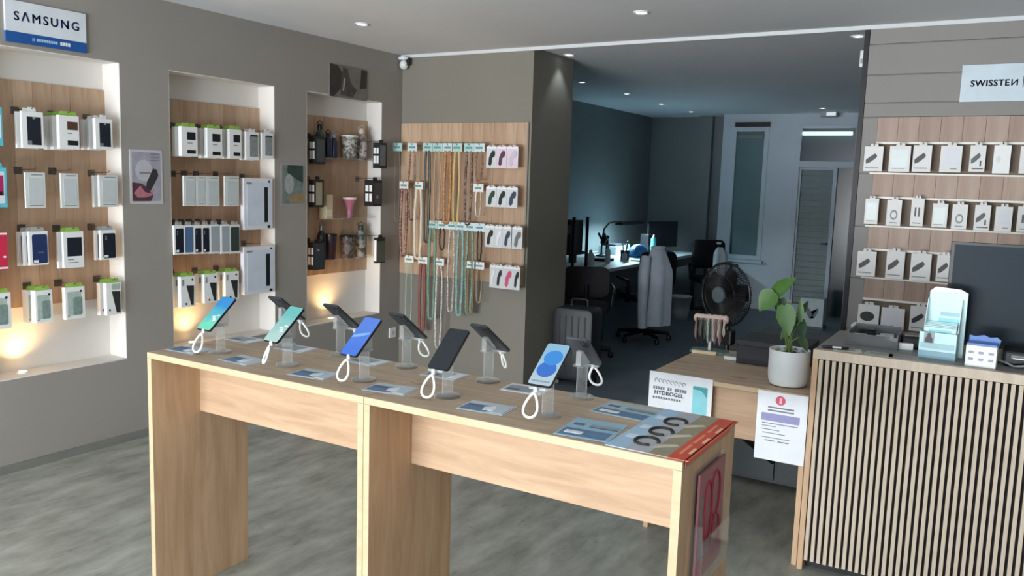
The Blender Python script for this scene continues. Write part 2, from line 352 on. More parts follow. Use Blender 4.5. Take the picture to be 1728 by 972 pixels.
G().box(-.018, .017, -.02, .02, 0, .10).build('housing', white_plastic, t, bevel=.004)
G().box(-.012, .010, -.022, -.02, .02, .05).build('lens', M('grey_lens', (150, 155, 158), .3), t)
# CCTV camera in the corner
t = thing('security_camera', 'white dome security camera in the ceiling corner', 'camera', (.055, -.055, H-.03))
G().lathe([(.045, .006), (.045, -.012), (.038, -.016)], 24).build('base', white_plastic, t, smooth=True)
hd = G().lathe([(.004, .034), (.024, .026), (.034, .008), (.036, -.01), (.030, -.028), (.016, -.036)], 20).build('head', white_plastic, t, loc=(.004, -.004, -.05), rot=(1.0, 0, .7), smooth=True)
G().lathe([(.020, -.030), (.019, -.040), (.004, -.042)], 18).build('lens', M('black_lens_glass', (10, 10, 12), .1), hd, smooth=True)
G().box(.03, .055, -.01, .01, -.06, 0).build('bracket', black_plastic, t, bevel=.003)
t = thing('wall_socket', 'small white wall socket low by the corner', 'socket', (.0, -.096, .27), (0, 0, PI/2))
G().box(-.042, .042, -.012, 0, 0, .086).build('plate', white_plastic, t, bevel=.004)
G().xz(circ(.02, 16, 0, .043), -.0135, -.012).build('insert', M('light_grey_plastic', (200, 202, 202), .4), t)
# warm uplights sunk into the niche sills
def uplight(y, x, label, power):
    t = thing('niche_uplight', label, 'light', (x, y, NB+.006))
    G().lathe([(.030, 0), (.030, .006), (.024, .008)], 18).build('ring', white_plastic, t, smooth=True)
    G().lathe([(.022, .006), (.020, .0095), (.002, .010)], 16).build('lens', EM('warm_uplight_lens', (255, 205, 130), 14), t, smooth=True)
    d = bpy.data.lights.new('uplight_beam', 'SPOT'); d.energy = power; d.color = (1, .60, .26); d.spot_size = 2.5; d.spot_blend = 1.0; d.shadow_soft_size = .02
    o = bpy.data.objects.new('uplight_beam', d); COL.objects.link(o); o.parent = t; o.location = (0, 0, .02); o.rotation_euler = (PI, 0.25, 0)
uplight(-3.10, -.085, 'warm uplight glowing on the leftmost niche sill', 11)
uplight(-2.02, -.085, 'warm uplight glowing on the middle niche sill', 8)
uplight(-.74, -.085, 'warm uplight glowing on the corner niche sill', 10)

# ================================================================== SIGNS AND POSTERS
navy_ink = M('navy_ink', (34, 58, 104), .5); blue_ink = M('royal_blue_print', (22, 84, 158), .5); pale_ink = M('pale_blue_ink', (170, 200, 235), .5)
t = thing('wall_sign', 'white and blue SAMSUNG sign above the leftmost niche', 'sign', (0, -2.952, 2.222), (0, 0, PI/2))
G().box(-.212, .212, -.012, 0, .052, .205).build('board', M('pale_sign_white', (222, 230, 236), .4), t)
G().box(-.212, .212, -.013, 0, 0, .052).build('blue_band', blue_ink, t)
text('S\u039bMSUNG', .062, navy_ink, t, .002, -.0125, .128, bold=.0016, spacing=1.32)
text('#', .026, pale_ink, t, -.075, -.0135, .027)
for k in range(9): G().box(-.058+k*.0125, -.049+k*.0125, -.0142, -.013, .020, .034).build('small_print', pale_ink, t)
for k in range(4): G().box(.066+k*.014, .077+k*.014, -.0142, -.013, .018, .036).build('small_print', white_card, t)
t = thing('wall_sign', 'pale SWISSTEN sign on the boarded right wall', 'sign', (4.36, -.016, 2.136))
G().box(-.29, .29, -.012, 0, 0, .205).build('board', M('pale_blue_sign_white', (200, 216, 226), .4), t)
text('SWISSTE', .048, M('dark_slate_ink', (44, 54, 66), .5), t, -.146, -.0125, .100, bold=.0018, spacing=1.08)
me = text('N', .048, MATS['dark_slate_ink'], t, 0, -.0125, .100, bold=.0014, sx=-1); me.location = (-.026, 0, 0)
G().box(.014, .018, -.0135, -.012, .075, .135).build('divider_line', MATS['dark_slate_ink'], t)
def frac(g, pts, w, h, y0, y1, x0=0, z0=0): return g.xz([(x0+(a-.5)*w, z0+b*h) for a, b in pts], y0, y1)
def sheet(name, label, cat, loc, rot, w, h, base, prints, thick=.003, border=0):
    t = thing(name, label, cat, loc, rot)
    G().box(-w/2, w/2, -thick, 0, 0, h).build('sheet', base, t)
    for i, (nm, mt, pts) in enumerate(prints):
        frac(G(), pts, w, h, -thick-.0006-.0003*i, -thick).build(nm, mt, t)
    return t
R4 = lambda a0, b0, a1, b1: [(a0, b0), (a1, b0), (a1, b1), (a0, b1)]
def blob(cx, cy, rx, ry, n=14, rot=0): return [(cx+rx*math.cos(2*PI*k/n)*math.cos(rot)-ry*math.sin(2*PI*k/n)*math.sin(rot), cy+rx*math.cos(2*PI*k/n)*math.sin(rot)+ry*math.sin(2*PI*k/n)*math.cos(rot)) for k in range(n)]
sheet('poster', 'white-edged poster of a hand holding a dark device, between first niches', 'poster', (0, -2.386, 1.405), (0, 0, PI/2), .216, .315, M('poster_white', (196, 196, 200), .5), [
    ('picture', M('poster_lilac_grey', (160, 160, 172), .5, var=.15, scale=14), R4(.06, .05, .94, .96)),
    ('picture', M('poster_light_grey', (188, 188, 196), .5), blob(.42, .62, .26, .20)),
    ('picture', M('poster_plum', (84, 50, 66), .6, var=.2, scale=30), [(.06, .05), (.62, .05), (.70, .16), (.52, .30), (.34, .38), (.06, .40)]),
    ('picture', M('poster_skin_pink', (178, 118, 124), .6, var=.15, scale=30), [(.10, .20), (.30, .34), (.44, .22), (.60, .20), (.74, .30), (.66, .16), (.45, .12), (.22, .12)]),
    ('picture', M('poster_dark', (58, 52, 60), .5), [(.46, .26), (.62, .25), (.86, .53), (.82, .64), (.70, .66), (.50, .40)]),
    ('small_print', M('poster_grey_ink', (130, 130, 142), .5), R4(.28, .56, .62, .59)),
    ('small_print', MATS['poster_grey_ink'], R4(.62, .80, .90, .82)), ('small_print', MATS['poster_grey_ink'], R4(.62, .86, .90, .88)), ('small_print', MATS['poster_grey_ink'], R4(.62, .92, .90, .94))])
sheet('poster', 'grey-green photo poster left of the corner niche', 'poster', (0, -1.221, 1.386), (0, 0, PI/2), .221, .292, M('poster_grey_edge', (150, 150, 146), .5), [
    ('picture', M('poster_green_grey', (112, 124, 120), .6, var=.25, scale=22), R4(.05, .05, .95, .97)),
    ('picture', M('poster_deep_green', (46, 66, 62), .6, var=.3, scale=24), [(.28, .97), (.95, .97), (.95, .55), (.70, .62), (.45, .72), (.25, .80)]),
    ('picture', M('poster_pale_grey', (158, 162, 162), .6, var=.15, scale=30), blob(.34, .52, .20, .24)),
    ('picture', M('poster_tan', (150, 124, 92), .6, var=.2, scale=26), [(.35, .07), (.95, .07), (.95, .30), (.60, .28), (.38, .20)])])
sheet('picture_panel', 'frameless dark photo print mounted above the corner niche', 'picture', (0, -.653, 2.188), (0, 0, PI/2), .412, .235, M('print_mid_grey', (118, 112, 106), .6, var=.15, scale=12), [
    ('picture', M('print_dark_brown', (58, 50, 48), .6, var=.3, scale=22), [(.0, .02), (.10, .0), (.30, .30), (.34, .75), (.20, .98), (.0, 1)]),
    ('picture', M('print_dark_grey', (72, 70, 68), .6, var=.35, scale=26), [(.28, .10), (.60, .05), (.72, .30), (.55, .50), (.46, .92), (.34, .95), (.30, .55)]),
    ('picture', MATS['print_dark_brown'], [(.80, .35), (.98, .40), (1, .95), (.84, .98)]),
    ('picture', M('print_light_grey', (164, 158, 150), .6), [(.33, .22), (.37, .22), (.41, .60), (.37, .62)])], thick=.008)

# ================================================================== NICHE DISPLAY PANELS AND PACKAGES
GREEN = M('lime_green_card', (150, 196, 84), .5); BLACKP = M('black_print', (24, 26, 30), .45); NAVY = M('navy_case', (36, 52, 96), .4, var=.15, scale=16)
DARKN = M('near_black_navy', (26, 32, 44), .4); BROWN = M('brown_window', (86, 58, 48), .4); PALE = M('pale_grey_film', (196, 204, 206), .25, var=.06)
PALEG = M('pale_green_grey_film', (176, 192, 184), .25, var=.12, scale=40); GREYP = M('grey_print', (136, 142, 144), .5, var=.2, scale=60); CYAN = M('cyan_card', (92, 200, 222), .45)
RED = M('crimson_card', (206, 44, 78), .45); MAGENTA = M('magenta_print', (170, 40, 100), .45); STEELB = M('steel_blue_case', (84, 112, 150), .4); OLIVE = M('dark_green_case', (52, 66, 60), .45)
BEIGE = M('beige_card', (206, 190, 158), .5); LILAC = M('lilac_white_card', (222, 224, 232), .5)
def staves(t, x0, x1, z0, z1, y0, mat, step=.103, name='stave'):
    n = max(1, round((x1-x0)/step)); st = (x1-x0)/n; g = G().box(.0006, st-.0006, 0, -y0, 0, z1-z0); first = None
    for k in range(n):
        if first is None: first = g.build(name, mat, t, loc=(x0, y0, z0), bevel=.0008)
        else: link(name, first.data, mat, t, loc=(x0+k*st, y0+random.uniform(-.0006, 0), z0))
def disp_panel(a, b, name_loc, hooks):
    t = thing('slatwall_display', 'oak laminate slatwall panel in the '+name_loc, 'display panel', (-.155, (a+b)/2, .848), (0, 0, PI/2), 'oak slatwall panels')
    w = b-a-.006; staves(t, -w/2, w/2, 0, 1.20, -.014, panel_oak)
    G().box(-w/2, w/2, -.007, 0, .002, 1.198).build('backing', M('dark_groove', (92, 70, 52), .7), t)
    for y, z, L in hooks:
        x = y-(a+b)/2; z = z-.848
        G().tube([(x, -.012, z), (x, -.012-L, z+.004), (x, -.020-L, z+.014)], .0022, 6).box(x-.022, x+.022, -.017, -.012, z-.022, z+.016).build('hook', chrome, t)
def package(name, label, cat, loc, rot, w, h, t_, body, prints=(), tabc=None, tabw=.5, tabh=.022, side=(), group=None, bev=.0012):
    """carton or carded pack, front face on local y = 0, base on local z = 0"""
    t = thing(name, label, cat, loc, rot, group)
    G().box(-w/2, w/2, 0, t_, 0, h).build('carton', body, t, bevel=bev)
    for i, (nm, mt, pts) in enumerate(prints): frac(G(), pts, w, h, -.0009-.0003*i, .0003).build(nm, mt, t)
    for nm, mt, (a0, b0, a1, b1) in side:                       # on the left side face
        G().box(-w/2-.001, -w/2+.0003, t_*a0, t_*a1, h*b0, h*b1).build(nm, mt, t)
    if tabc:
        G().xz([(-w*tabw/2, h-.002), (w*tabw/2, h-.002), (w*tabw*.42, h+tabh), (-w*tabw*.42, h+tabh)], t_*.3, t_*.3+.0016 if t_ > .006 else t_).build('hang_tab', tabc, t)
    return t
dot = lambda x, y, r=.06: blob(x, y, r, r*.6, 10)
KINDS = {
 'case_black': (white_card, [('window', DARKN, R4(.24, .09, .88, .86)), ('label', M('grey_label', (120, 124, 130), .5), R4(.24, .09, .44, .20)), ('logo', GREYP, R4(.5, .80, .62, .86))], white_card, .4),
 'brown_win': (white_card, [('window', BROWN, R4(.40, .58, .92, .82)), ('window', BLACKP, R4(.40, .12, .92, .26)), ('small_print', GREYP, R4(.40, .46, .62, .49))], GREEN, .9),
 'black_win': (white_card, [('window', BLACKP, R4(.34, .56, .86, .82)), ('window', BLACKP, R4(.34, .10, .86, .22)), ('small_print', GREYP, R4(.36, .44, .66, .47))], GREEN, .9),
 'clear': (M('pale_pack', (214, 218, 216), .4), [('film', PALE, R4(.16, .12, .90, .84)), ('small_print', GREYP, R4(.30, .92, .88, .95)), ('small_print', GREYP, R4(.18, .06, .86, .085))], None, .5),
 'navy': (white_card, [('phone_case', NAVY, rrect(.80, .86, .07, 3, .55, .48)), ('label', white_card, R4(.20, .07, .46, .15)), ('small_print', STEELB, R4(.45, .36, .75, .39))], M('grey_tab', (170, 172, 172), .5), .7),
 'dark': (white_card, [('phone_case', DARKN, rrect(.80, .84, .07, 3, .56, .47)), ('label', white_card, R4(.22, .08, .48, .16)), ('camera_hole', GREYP, blob(.36, .78, .05, .03)), ('camera_hole', GREYP, blob(.36, .70, .05, .03))], MATS['grey_tab'], .7),
 'topnavy': (white_card, [('window', DARKN, R4(.18, .32, .90, .84)), ('small_print', GREYP, R4(.2, .22, .5, .25)), ('small_print', GREYP, R4(.2, .14, .7, .16))], GREEN, .7),
 'clearcase': (white_card, [('picture', PALEG, R4(.10, .12, .80, .86)), ('phone_case', M('grey_green_case', (128, 148, 142), .35, var=.2, scale=50), rrect(.46, .56, .06, 3, .62, .40)), ('logo', BLACKP, dot(.80, .86)), ('logo', GREYP, dot(.14, .10, .05))], GREEN, .9),
 'wedge': (white_card, [('picture', M('charcoal_case', (44, 48, 46), .5), [(.36, .74), (.94, .72), (.92, .05), (.66, .06)]), ('picture', PALEG, R4(.36, .78, .90, .96)), ('logo', BLACKP, dot(.2, .16, .06))], GREEN, .9),
 'wedge2': (white_card, [('picture', MATS['charcoal_case'], [(.38, .70), (.90, .68), (.86, .04), (.70, .05)]), ('logo', BLACKP, dot(.80, .88)), ('logo', BLACKP, dot(.36, .10, .06)), ('small_print', GREYP, R4(.08, .70, .20, .90))], GREEN, .9),
 'pattern': (white_card, [('picture', GREYP, R4(.30, .12, .92, .86)), ('logo', BLACKP, R4(.34, .84, .90, .90))], white_card, .5),
 'keyb': (LILAC, [('picture', M('ice_blue_print', (206, 216, 230), .4), R4(.10, .08, .96, .92)), ('picture', BLACKP, R4(.70, .14, .83, .83)), ('logo', BLACKP, dot(.88, .94, .035)), ('logo', BLACKP, dot(.86, .05, .05)), ('small_print', GREYP, R4(.08, .88, .26, .92))], None, .4),
 'cyan': (CYAN, [('picture', white_card, R4(.4, .2, .92, .8))], CYAN, .8),
 'cyanmag': (CYAN, [('picture', LILAC, R4(.1, .1, .9, .9)), ('picture', MAGENTA, R4(.3, .3, .86, .8)), ('picture', BLACKP, R4(.6, .3, .8, .4))], CYAN, .8),
 'red': (RED, [('edge', white_card, R4(0, .93, 1, .98)), ('edge', white_card, R4(0, .02, 1, .07)), ('logo', white_card, blob(.88, .34, .06, .03))], RED, .5),
 'bluec': (white_card, [('phone_case', STEELB, rrect(.86, .88, .07, 3, .52, .5))], MATS['grey_tab'], .7),
 'green': (M('off_white_pack', (222, 222, 218), .5), [('phone_case', OLIVE, rrect(.82, .84, .07, 3, .52, .5))], MATS['grey_tab'], .7),
 'silver': (white_card, [('phone_case', M('silver_grey_case', (158, 168, 176), .35), rrect(.80, .88, .07, 3, .56, .5))], MATS['grey_tab'], .7),
}
RN = {1: 'top row', 2: 'second row', 3: 'third row', 4: 'bottom row'}; HN = ['', 'first hook', 'second hook', 'third hook', 'fourth hook', 'fifth hook', 'sixth hook', 'seventh hook']
# niche, row, hook, kind, look, centre y, base z, width, height, how many deep, thickness of one
PK = [
 (0,1,1,'cyan','cyan boxed accessory',-3.254,1.701,.10,.19,1,.03), (0,1,2,'case_black','white pack with black phone case',-3.053,1.697,.112,.186,2,.016), (0,1,3,'brown_win','white box with brown window',-2.858,1.701,.112,.178,3,.028), (0,1,4,'case_black','white pack with black case',-2.658,1.710,.102,.168,3,.026),
 (0,2,1,'cyanmag','cyan box with magenta print',-3.255,1.393,.119,.20,1,.03), (0,2,2,'clear','pale clear phone case pack',-3.051,1.388,.105,.184,1,.012), (0,2,3,'clear','pale clear phone case pack',-2.866,1.386,.099,.186,1,.012), (0,2,4,'clear','pale clear case pack',-2.640,1.391,.112,.176,2,.02),
 (0,3,1,'red','crimson box',-3.268,1.077,.123,.191,1,.03), (0,3,2,'navy','navy phone case on white card',-3.046,1.088,.100,.178,3,.018), (0,3,3,'topnavy','white box with dark window',-2.856,1.060,.115,.198,2,.018), (0,3,4,'dark','dark phone case on white card',-2.652,1.092,.094,.168,2,.018),
 (0,4,1,'clearcase','white box with clear case picture',-3.258,.772,.113,.186,1,.03), (0,4,2,'clearcase','white box with clear case picture',-3.030,.777,.092,.175,2,.045), (0,4,3,'clearcase','white box with clear case picture',-2.858,.777,.112,.177,1,.03), (0,4,4,'wedge','white box with charcoal case picture',-2.627,.772,.092,.186,2,.03),
 (1,1,1,'black_win','white box with black windows',-2.094,1.695,.118,.18,2,.03), (1,1,2,'black_win','white box with black windows',-1.905,1.692,.118,.186,2,.03), (1,1,3,'black_win','white box with black windows',-1.741,1.695,.100,.188,2,.026), (1,1,4,'pattern','white pack with grey pattern',-1.600,1.692,.112,.184,2,.018), (1,1,5,'pattern','white pack with grey pattern',-1.469,1.706,.104,.172,1,.02),
 (1,2,1,'clear','pale clear case pack',-2.100,1.390,.088,.186,1,.012), (1,2,2,'clear','pale clear case pack',-2.016,1.390,.070,.188,1,.012), (1,2,3,'clear','pale clear case pack',-1.926,1.388,.104,.190,1,.012), (1,2,4,'clear','pale clear case pack',-1.774,1.387,.116,.194,1,.014), (1,2,5,'keyb','large pale box with black strip',-1.551,1.228,.248,.344,1,.035),
 (1,3,1,'dark','dark phone case on white card',-2.184,1.094,.070,.180,1,.014), (1,3,2,'bluec','steel blue phone case on card',-2.112,1.092,.068,.180,1,.014), (1,3,3,'dark','dark phone case on white card',-2.046,1.090,.058,.182,1,.014), (1,3,4,'dark','dark phone case on white card',-1.986,1.088,.058,.184,1,.014), (1,3,5,'silver','silver grey phone case on card',-1.918,1.085,.074,.186,1,.014), (1,3,6,'silver','silver grey phone case on card',-1.834,1.080,.072,.189,1,.014), (1,3,7,'green','dark green phone case on card',-1.754,1.076,.084,.190,1,.014),
 (1,4,1,'wedge2','white box with charcoal case picture',-2.124,.762,.108,.192,2,.03), (1,4,2,'wedge2','white box with charcoal case picture',-1.949,.770,.106,.186,2,.03), (1,4,3,'wedge2','white box with charcoal case picture',-1.780,.774,.112,.184,2,.03), (1,4,4,'keyb','large pale box with black strip',-1.544,.790,.272,.324,1,.035),
]
NN = ['leftmost niche', 'middle niche', 'corner niche']
hooks = [[], [], []]
for ni, row, hk, kind, look, yc, zb, w_, h_, n_, t_ in PK:
    body, prints, tabc, tabw = KINDS[kind]
    for k in range(n_):
        who = '' if n_ == 1 else (', front' if k == 0 else (', second deep' if k == 1 else ', rearmost'))
        package('hanging_package', f'{look}, {HN[hk]}, {RN[row]}, {NN[ni]}{who}', 'package', (.02-k*(t_+.018), yc-.009*k, zb-.003*k), (0, 0, PI/2), w_, h_, t_, body, prints, tabc, tabw,
                group=f'packages on the {NN[ni]} panel')
    top = zb+h_+.012
    hooks[ni].append((yc, top, .165 if kind != 'keyb' else .16))
for (a, b), nm, hk in zip(NICHES, NN, hooks):
    disp_panel(a, b, nm, hk if hk else [(-.925, 1.895, .13), (-.319, 1.885, .21), (-.933, 1.583, .13), (-.383, 1.59, .21), (-.932, 1.118, .13), (-.331, 1.135, .21)])

# ---- corner niche: clear shelves with bottles and tumblers, black boxes on side hooks
for z, nm in ((1.736, 'upper'), (1.28, 'middle'), (.965, 'lower')):
    t = thing('acrylic_shelf', nm+' clear acrylic shelf holding bottles in the corner niche', 'shelf', (-.141, -.60, z-.005), (0, 0, PI/2), 'acrylic shelves')
    G().box(-.28, .29, -.105, 0, 0, .004).build('shelf_board', acrylic_sheet, t)
    G().box(-.28, .29, -.109, -.105, 0, .012).build('front_lip', acrylic_sheet, t)
def bottle(name, label, y, z, r, h, mat, capmat=None, kind='bottle', cap_h=.05, x=-.085, strap=None):
    t = thing(name, label, kind, (x, y, z))
    if kind == 'tumbler':
        G().lathe([(r*.72, 0), (r*.78, .006), (r*.98, h*.9), (r, h), (r*.95, h), (r*.9, h-.004)], 20).build('body', mat, t, smooth=True)
        G().lathe([(r*1.03, h), (r*1.03, h+.010), (r*.9, h+.014), (.002, h+.015)], 20).build('lid', capmat, t, smooth=True)
    else:
        hb = h-cap_h
        G().lathe([(r*.9, 0), (r, .008), (r, hb*.82), (r*.8, hb*.93), (r*.48, hb), (r*.46, hb+.008)], 20).build('body', mat, t, smooth=True)
        G().lathe([(r*.52, hb+.006), (r*.55, hb+.012), (r*.55, h-.012), (r*.42, h-.002), (.002, h)], 18).build('cap', capmat, t, smooth=True)
        G().tube([(0, -r*.5, h-.02), (0, -r*.9, h+.004), (0, 0, h+.022), (0, r*.9, h+.004), (0, r*.5, h-.02)], .004, 6).build('carry_loop', capmat, t, smooth=True)
    return t
DG = M('dark_green_bottle', (44, 70, 62), .3); DB = M('dark_blue_bottle', (34, 40, 66), .3, var=.2); GLIT = SPECK('silver_mottled_print', (176, 174, 166), (92, 92, 92), 42)
FLO = SPECK('floral_white_print', (196, 184, 176), (120, 108, 110), 36); DRED = SPECK('dark_red_print', (60, 24, 32), (36, 26, 34), 34); GPRINT = SPECK('grey_brown_print', (104, 98, 96), (58, 54, 56), 38)
PINK = M('dusty_pink_gloss', (178, 108, 132), .3); GSIL = SPECK('green_silver_print', (66, 78, 70), (150, 146, 142), 26)
bottle('water_bottle', 'dark green bottle behind black box, top shelf of corner niche', -.862, 1.736, .036, .25, DG, black_plastic)
bottle('water_bottle', 'dark blue bottle, left of pair, top shelf of corner niche', -.775, 1.736, .030, .19, DB, black_plastic, cap_h=.03)
bottle('water_bottle', 'dark blue bottle with pale patch, right of pair, top shelf corner niche', -.712, 1.736, .028, .185, DB, M('pale_lilac_cap', (150, 150, 170), .4), cap_h=.035)
bottle('tumbler', 'silver mottled tumbler on the top shelf of corner niche', -.54, 1.736, .066, .172, GLIT, white_plastic, 'tumbler')
bottle('water_bottle', 'white floral bottle on the top shelf of corner niche', -.40, 1.736, .045, .25, FLO, M('cream_cap', (206, 192, 178), .4))
t = thing('tall_carton', 'beige tall slim carton on the middle shelf of corner niche', 'box', (-.085, -.794, 1.28), (0, 0, PI/2))
G().box(-.036, .036, -.036, .036, 0, .184).build('carton', BEIGE, t, bevel=.002); G().box(-.03, .03, -.0372, -.036, .02, .07).build('label', M('cream_label', (226, 214, 184), .5), t)
t = thing('flared_cup', 'dusty pink flared cup on the middle shelf of corner niche', 'cup', (-.085, -.532, 1.28))
G().lathe([(.024, 0), (.026, .008), (.022, .02), (.024, .07), (.036, .115), (.052, .148)], 20).build('body', PINK, t, smooth=True)
G().lathe([(.052, .146), (.056, .152), (.056, .160), (.050, .164), (.002, .160)], 20).build('rim', M('pale_rim', (226, 214, 214), .4), t, smooth=True)
bottle('water_bottle', 'black bottle with steel stripe, bottom shelf of corner niche', -.842, .965, .034, .27, black_plastic, M('steel_grey_cap', (120, 118, 120), .3, .6))
bottle('tumbler', 'dark red printed tumbler on the bottom shelf of corner niche', -.747, .965, .050, .185, DRED, black_plastic, 'tumbler')
bottle('tumbler', 'grey brown printed tumbler on the bottom shelf of corner niche', -.553, .965, .058, .168, GPRINT, black_plastic, 'tumbler')
bottle('water_bottle', 'green and silver bottle on the bottom shelf of corner niche', -.397, .965, .044, .26, GSIL, M('green_cap', (56, 72, 64), .4))
BK = M('black_carton', (30, 31, 34), .5); GRAYW = M('grey_film_window', (104, 112, 114), .3, var=.1)
SIDE = [('label', white_card, (.10, .56, .42, .80)), ('label', white_card, (.10, .18, .42, .48)), ('label', white_card, (.54, .56, .88, .80)), ('label', white_card, (.54, .18, .88, .48))]
def bbox_(label, y, z, w_, h_, prints, xf=-.02, t_=.065, body=None, side=SIDE):
    package('boxed_accessory', label, 'package', (xf, y, z), (0, 0, PI/2), w_, h_, t_, body or BK, prints, black_plastic, .5, side=side, group='black boxes in the corner niche')
bbox_('black box with white side labels, top left hook of corner niche', -.925, 1.688, .105, .20, [('window', M('slate_window', (62, 72, 74), .35), R4(.14, .08, .90, .90))])
bbox_('black box with white stripes, top right hook of corner niche', -.319, 1.677, .094, .20, [('window', GRAYW, R4(.10, .10, .82, .90))], xf=.07, t_=.065)
bbox_('black box with beige window, middle left hook of corner niche', -.933, 1.370, .095, .205, [('window', M('beige_film_window', (156, 146, 122), .35), R4(.12, .08, .80, .90))])
bbox_('black box with white labels, middle right hook of corner niche', -.383, 1.377, .112, .205, [('window', M('charcoal_window', (62, 64, 66), .35), R4(.16, .10, .90, .90)), ('logo', GREYP, R4(.4, .3, .6, .42))], xf=.07, t_=.085)
bbox_('slate box with white side labels, bottom left hook of corner niche', -.932, .905, .115, .205, [('window', M('slate_front', (46, 54, 60), .4), R4(.06, .05, .94, .95)), ('logo', GREYP, R4(.3, .68, .5, .76))])
bbox_('green-grey box, bottom right hook of corner niche', -.331, .922, .105, .205, [('window', M('moss_grey_front', (84, 86, 76), .5), R4(.06, .05, .96, .86))], xf=.07, t_=.03, side=[('label', white_card, (.1, .08, .9, .9))])

# ================================================================== BACK WALL: STRAPS AND POUCHES
t = thing('slatwall_display', 'oak slatwall panel with straps on the back wall', 'display panel', (.61, 0, .815), group='oak slatwall panels')
staves(t, -.605, .605, 0, 1.235, -.014, panel_oak)
G().box(-.605, .605, -.007, 0, .002, 1.233).build('backing', MATS['dark_groove'], t)
G().box(.598, .610, -.018, 0, 0, 1.235).build('edge_strip', M('grey_edge_strip', (150, 140, 128), .5), t)
bp_panel = t
MINT = M('mint_header_card', (176, 212, 208), .45, var=.1, scale=50); SKYC = M('ice_header_card', (204, 222, 228), .45, var=.08, scale=50); WHC = M('soft_white_header', (226, 228, 224), .45)
cordm = {
 'grey': M('grey_cord', (128, 118, 108), .7), 'leopard': SPECK('leopard_cord', (150, 112, 84), (74, 50, 40), 55), 'darkgreen': SPECK('dark_green_cord', (46, 58, 52), (70, 66, 56), 50), 'beige': M('beige_cord', (178, 150, 124), .7, var=.15, scale=60),
 'orange': SPECK('amber_cord', (180, 128, 74), (150, 100, 56), 60), 'yellow': M('cream_yellow_cord', (204, 184, 128), .7), 'leopardd': SPECK('dark_leopard_cord', (136, 104, 84), (52, 38, 40), 48), 'redbead': SPECK('dark_red_beads', (110, 52, 44), (150, 118, 92), 90),
 'pinkbraid': SPECK('pink_brown_braid', (168, 116, 102), (92, 64, 56), 70), 'cream': M('cream_cord', (218, 204, 184), .7), 'chain': M('pale_chain', (206, 200, 190), .4, .3), 'sage': M('sage_green_cord', (120, 146, 130), .7, var=.15, scale=40),
 'black': M('black_cord', (46, 42, 38), .6), 'ivory': SPECK('ivory_rope', (200, 192, 180), (160, 148, 138), 80), 'teal': SPECK('teal_cord', (112, 150, 146), (140, 170, 164), 50), 'greenb': SPECK('green_beads', (122, 156, 132), (92, 122, 108), 80), 'brown': M('brown_cord', (140, 108, 78), .7, var=.15, scale=40),
 'mint': M('mint_cord', (160, 196, 182), .7), 'redbrown': M('red_brown_cord', (136, 80, 74), .7, var=.15, scale=40), 'white': SPECK('white_rope', (212, 208, 200), (170, 164, 156), 80)}
def strap(label, x, zt, hw, hh, hmat, cmat, zend, cw=.05, r=.006, y=-.12):
    """header card with a hanging looped cord"""
    t = thing('phone_strap', label, 'strap', (x, y, zend-.001), group='phone straps on the back wall')
    h = zt-zend
    hc = G().box(-hw/2, hw/2, -.002, .002, h, h+hh).build('header_card', hmat, t, bevel=.0008)
    G().box(-hw*.36, hw*.30, -.0030, -.002, h+hh*.35, h+hh*.6).build('small_print', M('teal_grey_ink', (110, 150, 150), .5), hc)
    a = cw/2; pts = [(-a*.55, 0, h+.006)]
    n = 10
    for k in range(n): pts.append((-a*(.7+.3*math.sin(k/n*PI))+random.uniform(-1, 1)*.0015, random.uniform(-1, 1)*.003, h-(h-a)*(k+.5)/n))
    for k in range(5): ang = PI+PI*k/4; pts.append((a*.72*math.cos(ang), 0, a*.7+a*.7*math.sin(ang)))
    for k in range(n): pts.append((a*(.7+.3*math.sin((n-k)/n*PI))+random.uniform(-1, 1)*.0015, random.uniform(-1, 1)*.003, a+(h-a)*(k+.5)/n))
    pts.append((a*.55, 0, h+.006))
    G().tube(pts, r, 7).build('cord', cordm[cmat], t, smooth=True)
    G().tube([(x-.61, -.012, zt+hh*.75-.815), (x-.61, y-.012, zt+hh*.78-.815), (x-.61, y-.02, zt+hh-.810)], .0022, 6).build('hook', chrome, bp_panel)
ORD = ['first', 'second', 'third', 'fourth', 'fifth', 'sixth', 'seventh', 'eighth']
for i, (x, look, c, ze, cw, r) in enumerate([(.054,'thin grey','grey',1.25,.05,.003), (.206,'brown leopard','leopard',1.27,.06,.007), (.360,'dark green','darkgreen',1.10,.05,.010), (.458,'beige','beige',1.26,.06,.007), (.556,'amber orange','orange',1.26,.062,.014), (.643,'cream yellow','yellow',1.26,.056,.008), (.757,'dark leopard','leopardd',1.26,.06,.009), (.852,'short red beaded','redbead',1.60,.06,.007)]):
    strap(f'{look} phone strap, {ORD[i]} from left in the top strap row', x, 1.822, .094, .066, (SKYC, MINT)[i % 3 != 1], c, ze, cw, r)
for i, (x, look, c, ze, cw, r) in enumerate([(.127,'pink brown braided','pinkbraid',.97,.06,.012), (.275,'cream','cream',.96,.068,.011), (.851,'short pale chain','chain',1.33,.05,.004)]):
    strap(f'{look} phone strap, {ORD[i]} from left in second strap row', x, 1.518, .092, .062, WHC, c, ze, cw, r)
for i, (x, look, c, ze, cw, r) in enumerate([(.421,'sage green','sage',.48,.062,.012), (.517,'short black','black',1.05,.05,.007), (.609,'ivory rope','ivory',.56,.056,.008), (.694,'teal','teal',.54,.056,.012), (.783,'green beaded','greenb',.56,.06,.010), (.874,'short black','black',.99,.04,.006)]):
    strap(f'{look} phone strap, {ORD[i]} from left in third strap row', x, 1.214, .092, .064, (MINT, SKYC)[i > 0], c, ze, cw, r)
